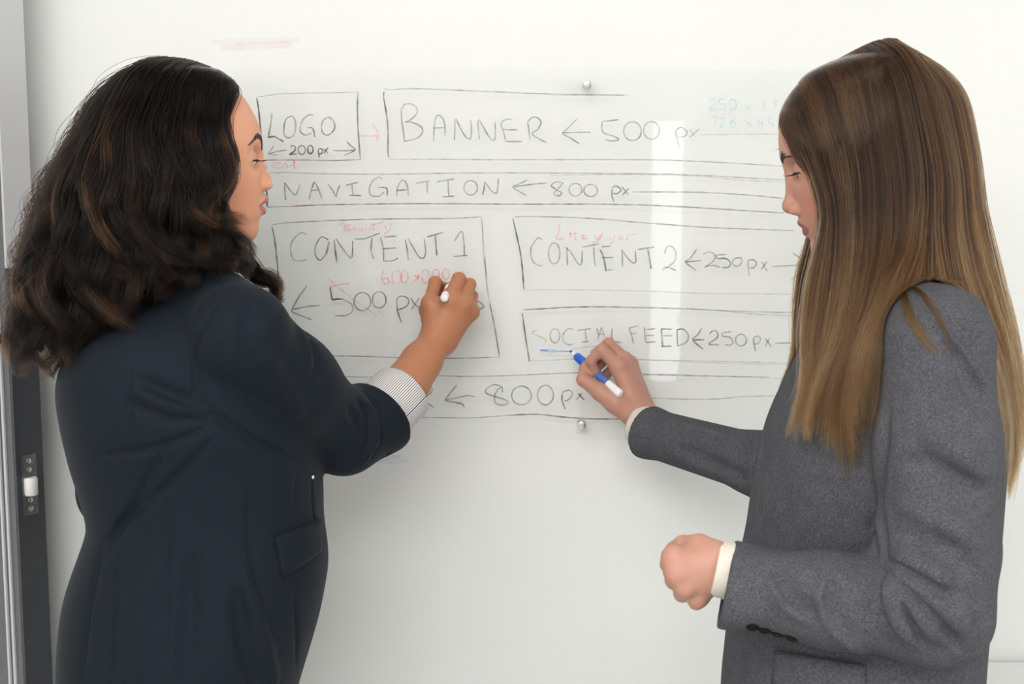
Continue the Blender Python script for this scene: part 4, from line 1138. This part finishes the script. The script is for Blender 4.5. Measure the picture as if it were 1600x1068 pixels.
tA = skin_tint(hA, vA, SKA['base'], SKA['lipc'], SKA['blush'], lipsA); set_color(meA, 'tint', tA)
skinA = link('body', meA, M_SKIN, rootA)
hA.solid = headA
M_BROWA = mat('dark_brown_eyebrow_hair', (.060, .030, .018), .6, noise=(200, .2, 2))
eyes(hA, rootA, (1, 0.0, -.22))
lashes_brows(hA, rootA, [(403, 231), (401, 219), (392, 214), (381, 224)], (.010, .017, .028, .043), 105, (.0125, -.22, -.02), M_BROWA, .0058)
print('bodyA', len(vA), _t.time() - _t0)

# jacket
JA = Solid()
JA.add(*loft(rows_px([(446, 262, 372, -.33, .075), (470, 215, 400, -.33, .12), (510, 140, 425, -.33, .165), (560, 108, 452, -.33, .18), (600, 101, 472, -.33, .185), (650, 107, 490, -.33, .18), (712, 119, 500, -.33, .165),
    (770, 137, 503, -.33, .158), (812, 148, 503, -.33, .158), (860, 131, 510, -.33, .165), (890, 120, 511, -.33, .17), (925, 110, 505, -.33, .178), (965, 105, 497, -.33, .185), (1010, 103, 484, -.33, .19), (1068, 103, 466, -.33, .192), (1150, 108, 445, -.33, .19), (1190, 112, 435, -.33, .19)])), k=.02)
cutn = np.array(P(640, 575, -.15)) - np.array(P(575, 642, -.23)); cutn /= np.linalg.norm(cutn)
cutA = np.array(P(592, 650, -.222))
JA.cone(P(322, 470, -.36), P(380, 520, -.46), .050, .061, .035)
capped(JA, [(P(372, 522, -.46), .063), (P(450, 600, -.37), .0635), (P(536, 675, -.272), .0545), (P(592, 650, -.222), .050), (P(640, 600, -.17), .049)], cutA, cutn, .007, .03, (.0455, .03))
JA.cone(P(280, 470, -.30), P(255, 510, -.17), .05, .062, .035)
JA.chain([(P(255, 510, -.17), .062), (P(188, 765, -.17), .060), (P(300, 850, -.14), .05)], k=.02)
# seams and folds
for pts, r, op, kk in (
    ([(347, 466), (322, 500), (306, 550), (307, 600), (325, 648)], .0046, 's', .0035),
    ([(300, 640), (340, 652), (400, 690), (470, 722)], .006, 's', .006),
    ([(225, 596), (270, 618), (318, 634)], .006, 's', .014), ([(205, 632), (260, 650), (322, 654)], .006, 's', .014), ([(215, 610), (262, 634), (312, 645)], .005, 'u', .012),
    ([(150, 712), (205, 707), (265, 692), (335, 664)], .0055, 's', .005), ([(256, 700), (238, 740), (214, 785), (168, 846)], .006, 's', .008), ([(330, 690), (262, 760), (200, 810), (158, 880)], .006, 's', .008),
    ([(164, 845), (152, 890), (138, 960), (128, 1064)], .0055, 's', .004), ([(205, 560), (200, 620), (208, 680), (210, 705)], .0036, 's', .003), ([(250, 720), (258, 800), (262, 900), (258, 1064)], .003, 's', .003),
    ([(392, 735), (388, 800), (392, 870), (410, 940), (440, 1064)], .0036, 's', .003), ([(464, 735), (461, 780), (459, 812)], .0036, 's', .003), ([(461, 905), (463, 980), (464, 1060)], .0036, 's', .003),
    ([(488, 732), (488, 770), (492, 812), (500, 870)], .0034, 's', .003), ([(380, 900), (400, 960), (430, 1060)], .006, 'u', .016), ([(370, 930), (380, 1000), (400, 1064)], .006, 's', .016),
    ([(555, 622), (574, 650), (576, 690), (562, 722)], .006, 's', .006), ([(570, 612), (592, 640), (596, 676), (582, 712)], .0058, 's', .006), ([(563, 618), (584, 648), (587, 684), (572, 718)], .005, 'u', .008),
    ([(545, 640), (562, 672), (556, 712)], .004, 's', .010), ([(480, 520), (492, 545), (497, 572), (490, 600)], .0045, 's', .012), ([(468, 515), (478, 545), (482, 570)], .005, 'u', .012),
    ([(330, 428), (345, 447), (349, 466)], .002, 's', .003), ([(395, 480), (385, 520), (392, 560)], .006, 's', .02), ([(420, 560), (440, 600), (470, 640)], .006, 'u', .02),
    ([(240, 880), (225, 960), (215, 1064)], .006, 'u', .02), ([(300, 880), (295, 960), (290, 1064)], .006, 's', .02), ([(180, 900), (170, 980), (165, 1064)], .006, 's', .02)):
    JA.path(px_path(JA, pts), r, kk, op)
meJA, vJA = JA.mesh('blazer', .0028, smooth=2)
jackA = link('blazer', meJA, M_NAVY, rootA)
fl = patch('pocket_flap', JA, ((428, 840), (499, 811), (498, 862), (440, 902)), 14, 9, .0008, .0055, M_NAVY, jackA)
bp_ = JA.hit(489, 745); bn = JA.grad(np.array([bp_]))[0]
link('button', lathe('button', [(0, .0022), (.001, .0024), (.0014, .0016)], bp_ - bn * .0006, bp_ + bn, 20), M_PEARL, jackA)
cuff_tube('shirt_cuff', P(584, 658, -.232), P(628, 613, -.181), .0445, .0465, M_STRIPE, rootA, stripes=True)
legs_shoes(rootA, (P(300, 1068, -.33)[0], -.33, P(300, 1150, -.33)[2]), [(P(300, 900, -.33)[0] - .02, -.42, 0), (P(300, 900, -.33)[0] + .0, -.22, 0)], (math.cos(.4), math.sin(.4)), M_NAVYT)
print('jacketA', len(vJA), _t.time() - _t0)

# hair
gA = [[(362, 127, .004), (352, 150, .042), (349, 185, .075), (352, 222, .088), (361, 252, .094), (347, 280, .098), (327, 300, .102), (332, 322, .104), (356, 340, .100), (374, 356, .094)],
      [(348, 115, .004), (325, 150, .055), (318, 200, .088), (324, 245, .102), (338, 285, .108), (326, 322, .112), (340, 360, .112), (372, 390, .105), (392, 415, .10)],
      [(315, 100, .004), (280, 145, .07), (266, 215, .102), (275, 280, .118), (292, 330, .124), (308, 375, .128), (330, 405, .128), (352, 432, .122)],
      [(286, 93, .004), (235, 145, .075), (212, 220, .110), (220, 300, .130), (232, 365, .138), (252, 420, .145), (285, 472, .145)],
      [(264, 91, .004), (196, 152, .075), (158, 235, .112), (148, 320, .132), (156, 400, .142), (172, 465, .146), (188, 532, .142)],
      [(256, 92, .004), (176, 152, .055), (122, 245, .095), (92, 335, .115), (86, 415, .124), (90, 495, .122), (98, 560, .112), (92, 604, .10)],
      [(250, 94, 0), (164, 152, .022), (108, 240, .055), (68, 325, .075), (46, 410, .085), (34, 490, .085), (34, 550, .082), (48, 592, .078)],
      [(248, 95, 0), (162, 156, 0), (108, 244, .012), (70, 328, .02), (49, 412, .022), (38, 492, .022), (38, 552, .022), (52, 594, .022)]]
HA = Hair(hA, gA, 34)


def exA(S):
    S.ell(hA.w((-.024, 0, .026)), (.092, .077, .090), R=hA.R, k=.02)
    S.chain([(P(215, 260, -.32), .075), (P(165, 360, -.32), .085), (P(125, 450, -.32), .060), (P(108, 520, -.32), .035)], k=.03)


hairA = HA.mass('hair', [.5, .8, 1.2, 1.6, 2.1, 2.6, 3.1, 3.6, 4.1, 4.6, 5.1, 5.5, 5.75], M_SCALPD, rootA, r=.016, inset=.036, extra=exA, tend=.97)


def toneA(c, r, t, sv):
    dark = np.array([.0042, .0026, .002]); br = np.array([.026, .0105, .005]); hi = np.array([.11, .045, .019])
    w = np.clip((c - .55) / .35, 0, 1) * .8 * np.clip((5.4 - sv) / 1.4, .3, 1) + (r < .05) * .3; g = np.clip((t - .15) / .5, 0, 1)[None, :] * w[:, None]
    col = dark * (1 - g[..., None]) + br * g[..., None]
    g2 = (np.clip((c - .80) / .1, 0, 1))[:, None] * np.clip((t - .3) / .4, 0, 1)[None, :] * .7
    return (col * (1 - g2[..., None]) + hi * g2[..., None]) * (.35 + 1.5 * r ** 1.5)[:, None, None]


pushA = [(headA, .004), (HA.core, .003), (JA, .004)]
HA.strands('hair_strands', 27000, [(0, 7)], .020, .0045, .00034, toneA, (.021, .135, .25), (170, .06, .62), pushA, M_HAIRD, hairA, seed=4, far=.32, tcut=(.90, 1.0), stray=.05)
HA.strands('hair_strands', 420, [(5.2, 7)], .01, .010, .00026, toneA, (.030, .10, .15), (22, .12, .35), pushA, M_HAIRD, hairA, seed=14, far=.3, tcut=(.75, 1.0), stray=.8)
# the loose curl that falls forward past her chin, in front of the far shoulder
HC = Hair(hA, [[(360, 372, .03), (384, 402, .02), (402, 420, .01), (416, 434, .0), (428, 448, -.005), (436, 466, -.01), (452, 464, -.015)],
               [(352, 380, .0), (376, 412, -.01), (392, 430, -.02), (404, 438, -.025), (420, 430, -.03), (432, 440, -.03), (428, 462, -.03)]], 24)
HE = Hair(hA, [[(338, 352, .075), (350, 378, .08), (366, 400, .07), (388, 416, .05), (402, 426, .03)], [(326, 372, .085), (340, 398, .09), (356, 414, .085), (378, 424, .07), (398, 432, .05)], [(312, 388, .095), (326, 410, .10), (342, 424, .10), (362, 430, .09), (382, 434, .07)]], 24)
HE.strands('hair_strands', 1500, [(0, 2)], .01, .006, .00034, toneA, (.006, .07, .2), (16, .2, .3), [(headA, .004), (JA, .003)], M_HAIRD, hairA, seed=9, far=0, tcut=(.8, 1.0), stray=.06)
HC.strands('hair_strands', 900, [(0, 1)], .004, .0045, .00034, toneA, (.006, .05, .2), (9, .2, .3), [(headA, .004), (JA, .003)], M_HAIRD, hairA, seed=6, far=0, tcut=(.85, 1.0), stray=.08)
print('hairA', _t.time() - _t0)

# marker in her hand
a, b = np.array(P(694, 466, -.128)), np.array(P(706, 440, -.0235)); ax = (b - a) / np.linalg.norm(b - a); L = np.linalg.norm(b - a)
mk = empty('marker_pen', tuple(a), 'red marker with a white barrel end, in the hand of the woman in navy', 'marker')
link('barrel', lathe('barrel', [(0, .0038), (.0012, .0056), (.004, .0064), (L * .62, .0066), (L * .63, .0056)], a, b), M_MARKW, mk)
link('collar', lathe('collar', [(L * .18, .0067), (L * .36, .0067)], a, b), M_MARKR, mk)
link('neck', lathe('neck', [(L * .63, .0054), (L * .8, .0048), (L * .9, .003)], a, b), M_MARKR, mk)
link('nib', lathe('nib', [(L * .9, .0022), (L * .985, .0018), (L, .0008)], a, b, 14), M_NIB, mk)
# ------------------------------------------------------------------ the woman in grey, writing at the right
_t0 = _t.time()
hB = Head(1342, 239, -.47, -1, math.radians(9), math.radians(15))
hB.eye = np.array(hB.loc(1239, 268)) + np.array([-.0150, 0]); hB.lid = (-.004, -.35, .0009); hB.solid = None
lipsB = {'up': (1252, 350), 'low': (1260, 364), 'corner': hB.loc(1262, 359)[1], 'chin': (1279, 397), 'nose_tip': (1226, 325)}
headB = build_head(hB, [(1262, 130), (1247, 148), (1233, 172), (1227, 195), (1226, 218), (1227, 243), (1231, 253), (1237, 268), (1242, 290), (1247, 310), (1252, 330), (1257, 345), (1262, 356), (1267, 366), (1273, 375), (1276, 387), (1280, 399), (1290, 408), (1303, 412)],
                   {'nasion': (1234, 262), 'tip': (1226, 325), 'base': (1250, 335), 'r': .0075}, lipsB, chin_r=.012, jaw=.97)
bodyB = Solid(); bodyB.extend(headB)
nb = P(1405, 475, -.46)
bodyB.chain([(hB.w((-.030, 0, -.035)), .048), (hB.w((-.045, 0, -.10)), .046), (nb, .055)], k=.03)
bodyB.chain([(nb, .06), (P(1390, 700, -.46), .07), (P(1350, 1000, -.46), .075)], k=.03)
bodyB.chain([(nb, .045), (P(1345, 555, -.31), .038), (P(1235, 745, -.30), .034), (P(1185, 727, -.272), .024), (P(1075, 692, -.168), .0215), (P(1025, 668, -.119), .0205), (P(1003, 651, -.096), .0205)], k=.02)
bodyB.chain([(nb, .05), (P(1460, 530, -.62), .040), (P(1464, 945, -.66), .036), (P(1300, 930, -.655), .034), (P(1150, 892, -.637), .0250), (P(1112, 888, -.632), .0250)], k=.02)
# writing hand (far arm): thumb and forefinger close on the blue marker
W0 = np.array(P(1003, 650, -.095))
MC = [(966, 572, -.088, .0120), (975, 563, -.066, .0120), (984, 568, -.048, .0112), (988, 580, -.038, .0100)]
PI = [(940, 546, -.088, .0090), (951, 536, -.062, .0090), (957, 549, -.044, .0084), (962, 570, -.035, .0078)]
DI = [(923, 563, -.082, .0078), (931, 552, -.052, .0078), (940, 566, -.037, .0074), (948, 584, -.033, .007)]
TI = [(932, 581, -.0755, .0073), (925, 568, -.043, .0072), (930, 578, -.034, .0070), (940, 593, -.033, .0066)]
for i in range(4):
    m = MC[i]; bodyB.cone(W0 + np.array([.004 * (i - 1.5), .005 * i - .004, .010 - .004 * i]), P(*m[:3]), .0165, m[3] + .001, .014)
for i in range(4):
    bodyB.chain([(P(*X[i][:3]), X[i][3]) for X in (MC, PI, DI, TI)], k=.0035, join=.0035)
    bodyB.ell(P(MC[i][0], MC[i][1], MC[i][2]), (MC[i][3] + .001,) * 3, k=.006)
bodyB.chain([(P(990, 648, -.105), .0195), (P(962, 628, -.105), .0175), (P(938, 612, -.098), .0135), (P(911, 593, -.082), .0098), (P(913, 577, -.066), .0082), (P(917, 569, -.059), .0072)], k=.010, join=.005)
# resting hand (near arm): loose fist, back of the hand to us
W1 = np.array(P(1107, 888, -.632))
MC = [(1053, 871, -.640, .0125), (1057, 894, -.645, .0122), (1070, 915, -.642, .0115), (1090, 933, -.632, .0105)]
PI = [(1046, 881, -.606, .0108), (1053, 906, -.610, .0104), (1066, 927, -.612, .0098), (1088, 940, -.608, .009)]
DI = [(1057, 884, -.588, .0092), (1066, 906, -.590, .009), (1080, 924, -.592, .0086), (1098, 934, -.592, .008)]
TI = [(1072, 882, -.598, .0085), (1080, 902, -.598, .0084), (1092, 918, -.600, .008), (1106, 926, -.602, .0076)]
for i in range(4):
    m = MC[i]; bodyB.cone(W1 + np.array([0, -.002, .009 - .006 * i]), P(*m[:3]), .0165, m[3] + .0016, .014)
for i in range(4):
    bodyB.chain([(P(*X[i][:3]), X[i][3]) for X in (MC, PI, DI, TI)], k=.004, join=.004)
    bodyB.ell(P(MC[i][0], MC[i][1], MC[i][2] - .002), (MC[i][3] + .0012,) * 3, k=.006)
bodyB.chain([(P(1118, 868, -.636), .018), (P(1092, 853, -.622), .0145), (P(1067, 851, -.608), .0112), (P(1052, 858, -.600), .0088), (P(1047, 862, -.600), .0078)], k=.010, join=.004)
rootB = empty('person', (P(1370, 900, -.46)[0], -.46, 0), 'woman in a grey wool blazer with straight brown hair, writing with a blue marker', 'person')
meB, vB = bodyB.mesh('body', .0017, smooth=2, lo=(-9, -9, P(1350, 1010, -.46)[2]))
SKB = dict(base=(.51, .26, .19), lipc=(.34, .10, .09), blush=(hB.loc(1272, 320)[0], hB.loc(1272, 320)[1], (.48, .18, .13), .8))
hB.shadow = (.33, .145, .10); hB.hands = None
hB.scalp = (.055, .028, .013)
hB.hairline = lambda q: np.clip((hB.loc(1236, 172)[0] - .006 - q[:, 0] + np.clip(q[:, 2] - .06, -.2, .1) * .35 - np.abs(q[:, 1]) * .30) / .008, 0, 1) * (q[:, 2] > -.02) * (np.abs(q) < .16).all(1)
tB = skin_tint(hB, vB, SKB['base'], SKB['lipc'], SKB['blush'], lipsB); set_color(meB, 'tint', tB)
skinB = link('body', meB, M_SKIN, rootB)
hB.solid = headB
eyes(hB, rootB, (1, 0.0, -.5))
M_BROWB = mat('brown_eyebrow_hair', (.045, .022, .012), .6, noise=(200, .2, 2))
lashes_brows(hB, rootB, [(1227, 251), (1230, 243), (1237, 240), (1251, 247)], (.010, .018, .028, .043), 120, (.011, -.25, -.05), M_BROWB, .0052)
print('bodyB', len(vB), _t.time() - _t0)

JB = Solid()
JB.add(*loft(rows_px([(462, 1360, 1470, -.46, .075), (480, 1325, 1500, -.46, .12), (515, 1280, 1528, -.46, .165), (570, 1252, 1545, -.46, .18), (620, 1225, 1552, -.46, .185), (660, 1206, 1556, -.46, .182), (700, 1193, 1556, -.46, .175), (770, 1179, 1554, -.46, .162),
    (830, 1170, 1551, -.46, .155), (900, 1155, 1544, -.46, .157), (980, 1140, 1530, -.46, .167), (1068, 1131, 1521, -.46, .18), (1150, 1128, 1520, -.46, .182), (1190, 1128, 1520, -.46, .182)])), k=.02)
JB.cone(P(1420, 490, -.55), P(1462, 530, -.622), .046, .064, .035)
cn1 = np.array(P(1112, 888, -.632)) - np.array(P(1300, 930, -.655)); cn1 /= np.linalg.norm(cn1)
capped(JB, [(P(1462, 535, -.625), .066), (P(1464, 700, -.645), .0675), (P(1463, 860, -.662), .0655), (P(1464, 958, -.664), .0585), (P(1300, 936, -.657), .051), (P(1132, 912, -.632), .0455), (P(1080, 905, -.62), .045)], P(1133, 912, -.632), cn1, .009, .028, (.041, .025))
cn2 = np.array(P(1003, 650, -.095)) - np.array(P(1185, 723, -.27)); cn2 /= np.linalg.norm(cn2)
JB.cone(P(1380, 500, -.40), P(1345, 555, -.31), .05, .06, .035)
capped(JB, [(P(1345, 555, -.31), .062), (P(1240, 742, -.30), .056), (P(1183, 724, -.27), .0425), (P(1010, 674, -.116), .0365), (P(960, 660, -.07), .0365)], P(1010, 673, -.116), cn2, .018, .02, (.033, .025))
for pts, r, op, kk in (
    ([(1392, 886), (1432, 912), (1480, 952), (1516, 990)], .0115, 'u', .014), ([(1388, 906), (1425, 950), (1470, 1000)], .0095, 'u', .012), ([(1380, 916), (1398, 962), (1432, 1010)], .0085, 'u', .012), ([(1390, 862), (1430, 880), (1490, 910)], .0095, 'u', .014),
   
    ([(1384, 896), (1420, 930), (1465, 975), (1512, 1022)], .0075, 's', .0051), ([(1388, 876), (1425, 900), (1462, 920), (1494, 940)], .0065, 's', .0051), ([(1396, 918), (1418, 960), (1448, 1018)], .0052, 's', .0041),
    ([(1374, 912), (1378, 950), (1402, 990), (1436, 1022)], .0055, 's', .0041), ([(1392, 904), (1430, 948), (1482, 1004)], .005, 'u', .012), ([(1383, 915), (1396, 960), (1424, 1008)], .005, 'u', .010),
    ([(1300, 902), (1283, 925), (1292, 962), (1318, 998), (1345, 1018)], .005, 'u', .012), ([(1310, 905), (1298, 930), (1306, 965), (1330, 998)], .005, 's', .012), ([(1206, 900), (1222, 935), (1262, 970)], .005, 'u', .012), ([(1215, 895), (1235, 930), (1268, 958)], .0045, 's', .014),
    ([(1386, 640), (1375, 720), (1372, 800), (1384, 868)], .006, 's', .012), ([(1478, 510), (1500, 540), (1522, 572), (1540, 610)], .006, 'u', .012), ([(1488, 505), (1515, 530), (1538, 570)], .006, 's', .012), ([(1470, 520), (1490, 560), (1515, 600), (1536, 650)], .006, 's', .014),
    ([(1420, 720), (1470, 735), (1530, 770)], .007, 's', .02), ([(1410, 790), (1460, 805), (1530, 850)], .007, 'u', .02), ([(1430, 840), (1480, 860), (1530, 900)], .006, 's', .016), ([(1450, 680), (1490, 700), (1545, 740)], .006, 'u', .018),
    ([(1196, 705), (1186, 770), (1178, 840)], .0026, 's', .003), ([(1360, 800), (1366, 850), (1368, 880)], .004, 's', .006),
    ([(1208, 1012), (1280, 1026), (1350, 1034)], .0026, 's', .003), ([(1184, 692), (1180, 725), (1172, 760)], .004, 's', .006), ([(1176, 686), (1170, 720), (1162, 756)], .004, 's', .008), ([(1190, 690), (1187, 725), (1180, 765)], .004, 'u', .006),
    ([(1040, 652), (1090, 672), (1150, 690)], .005, 'u', .016), ([(1060, 700), (1110, 722), (1160, 745)], .005, 's', .016)):
    JB.path(px_path(JB, pts, off=-.001 if kk in (.0041, .0051) else 0), r * (1.3 if r > .0042 and kk not in (.0041, .0051) else 1.0), kk, op)
meJB, vJB = JB.mesh('blazer', .0028, smooth=2)
jackB = link('blazer', meJB, M_WOOL, rootB)
for q in ((1176, 979), (1195, 984), (1215, 990), (1236, 996)):
    c = JB.hit(*q); n = JB.grad(np.array([c]))[0]
    link('button', lathe('button', [(0, .0066), (.002, .0076), (.0032, .0072), (.0036, .0055), (.0030, .0045)], c - n * .001, c + n, 24), M_BUTTON, jackB)
patch('pocket_flap', JB, ((1212, 1016), (1352, 1038), (1350, 1085), (1208, 1068)), 14, 6, .0008, .005, M_WOOL, jackB)
a = np.array(P(1134, 890, -.634)); d = cn1
cuff_tube('shirt_cuff', a - d * .02, a + d * .0125, .0335, .0335, M_SHIRTW, rootB, thick=.002)
a = np.array(P(1010, 669, -.116)); d = cn2
cuff_tube('shirt_cuff', a - d * .02, a + d * .013, .0335, .0335, M_SHIRTW, rootB, thick=.002)
legs_shoes(rootB, (P(1340, 1068, -.46)[0], -.46, P(1340, 1150, -.46)[2]), [(P(1340, 900, -.46)[0], -.55, 0), (P(1340, 900, -.46)[0] + .02, -.37, 0)], (-1, .15), M_WOOL)
print('jacketB', len(vJB), _t.time() - _t0)

gB = [[(1223, 176, .004), (1238, 200, .040), (1262, 245, .066), (1282, 300, .078), (1288, 345, .084), (1277, 390, .088), (1262, 450, .10), (1256, 520, .115), (1256, 580, .128), (1246, 635, .138), (1222, 692, .14)],
      [(1245, 143, .004), (1276, 190, .055), (1300, 270, .080), (1312, 350, .092), (1305, 440, .110), (1288, 540, .132), (1272, 620, .148), (1258, 700, .155)],
      [(1285, 108, .004), (1325, 180, .066), (1343, 270, .088), (1346, 370, .10), (1334, 460, .125), (1306, 550, .148), (1275, 630, .162), (1262, 690, .165)],
      [(1325, 84, .004), (1370, 165, .072), (1388, 270, .092), (1390, 370, .108), (1372, 460, .14), (1340, 560, .165), (1322, 650, .172), (1332, 755, .172)],
      [(1360, 67, .004), (1412, 155, .072), (1432, 270, .090), (1428, 370, .108), (1402, 450, .15), (1370, 545, .178), (1362, 630, .182), (1376, 695, .182)],
      [(1386, 61, .004), (1452, 155, .062), (1476, 270, .076), (1480, 370, .086), (1496, 450, .100), (1535, 550, .085), (1562, 660, .065), (1570, 775, .05)],
      [(1396, 62, 0), (1484, 135, .028), (1513, 235, .040), (1526, 330, .046), (1548, 425, .05), (1575, 525, .045), (1592, 620, .038), (1590, 700, .03), (1566, 786, .02)],
      [(1398, 62, 0), (1488, 134, 0), (1520, 235, .008), (1534, 330, .010), (1556, 425, .010), (1582, 525, .008), (1596, 620, .006), (1593, 700, .004), (1570, 780, .002)]]
HB = Hair(hB, gB, 34)


def exB(S):
    S.ell(hB.w((-.022, 0, .022)), (.092, .076, .088), R=hB.R, k=.02)
    S.chain([(P(1428, 230, -.47), .064), (P(1446, 340, -.47), .055), (P(1475, 430, -.47), .05)], k=.03)


hairB = HB.mass('hair', [.5, .9, 1.3, 1.8, 2.3, 2.8, 3.3, 3.8, 4.15, 5.0, 5.3], M_SCALPB, rootB, r=.013, inset=.030, extra=exB, tend=.88)


def toneB(c, r, t, sv):
    dk = np.array([.020, .0092, .0045]); md = np.array([.078, .032, .0125]); hi = np.array([.36, .18, .072])
    w = np.clip((c - .35) / .35, 0, 1); col = dk * (1 - w[:, None]) + md * w[:, None]
    g = np.clip((c - .64) / .22, 0, 1)[:, None] * np.clip((t - .12) / .45, 0, 1)[None, :] * .75 + np.clip((t - .45) / .5, 0, 1)[None, :] * .35
    g = np.clip(g + (r < .06)[:, None] * .3, 0, 1)
    X = col[:, None, :] * (1 - g[..., None]) + hi * g[..., None]
    return X * (.45 + 1.3 * r ** 1.4)[:, None, None]


pushB = [(headB, .003), (HB.core, .003), (JB, .003)]
HB.strands('hair_strands', 25000, [(0, 4.5), (4.64, 7)], .018, .0035, .00032, toneB, (.0025, .20, .3), (300, .05, .35), pushB, M_HAIR, hairB, seed=8, far=.3, tcut=(.86, 1.0), stray=.03)
# fine fair strands strayed over the near shoulder
HD = Hair(hB, [[(1392, 440, .12), (1412, 462, .15), (1432, 500, .17), (1444, 530, .18), (1456, 566, .185)], [(1398, 430, .12), (1428, 456, .15), (1452, 490, .17), (1468, 530, .18), (1480, 574, .185)]], 24)
HD.strands('hair_strands', 160, [(0, .12), (.9, 1)], .002, .0016, .0003, toneB, (.001, .2, .3), (6, .02, .5), [(JB, .002)], M_HAIR, hairB, seed=3, far=0, stray=.1)
print('hairB', _t.time() - _t0)

a, b = np.array(P(970, 616, -.121)), np.array(P(891, 548, -.0235)); L = np.linalg.norm(b - a)
mk = empty('marker_pen', tuple(a), 'white marker with a blue collar and label, in the hand of the woman in grey', 'marker')
br = link('barrel', lathe('barrel', [(0, .0040), (.0012, .0056), (.004, .0064), (L * .60, .0068), (L * .61, .0060)], a, b), M_MARKW, mk)
link('label', lathe('label', [(L * .24, .00685), (L * .46, .00705)], a, b), M_LABELB, br)
link('neck', lathe('neck', [(L * .61, .0045), (L * .71, .0042)], a, b), M_BLACK, mk)
link('collar', lathe('collar', [(L * .70, .0064), (L * .71, .0072), (L * .86, .0070), (L * .88, .0052)], a, b), M_MARKB, mk)
link('neck', lathe('neck', [(L * .88, .0042), (L * .955, .0032)], a, b), M_MARKW, mk)
link('nib', lathe('nib', [(L * .955, .0024), (L * .99, .0020), (L, .0010)], a, b, 14), M_NIB, mk)
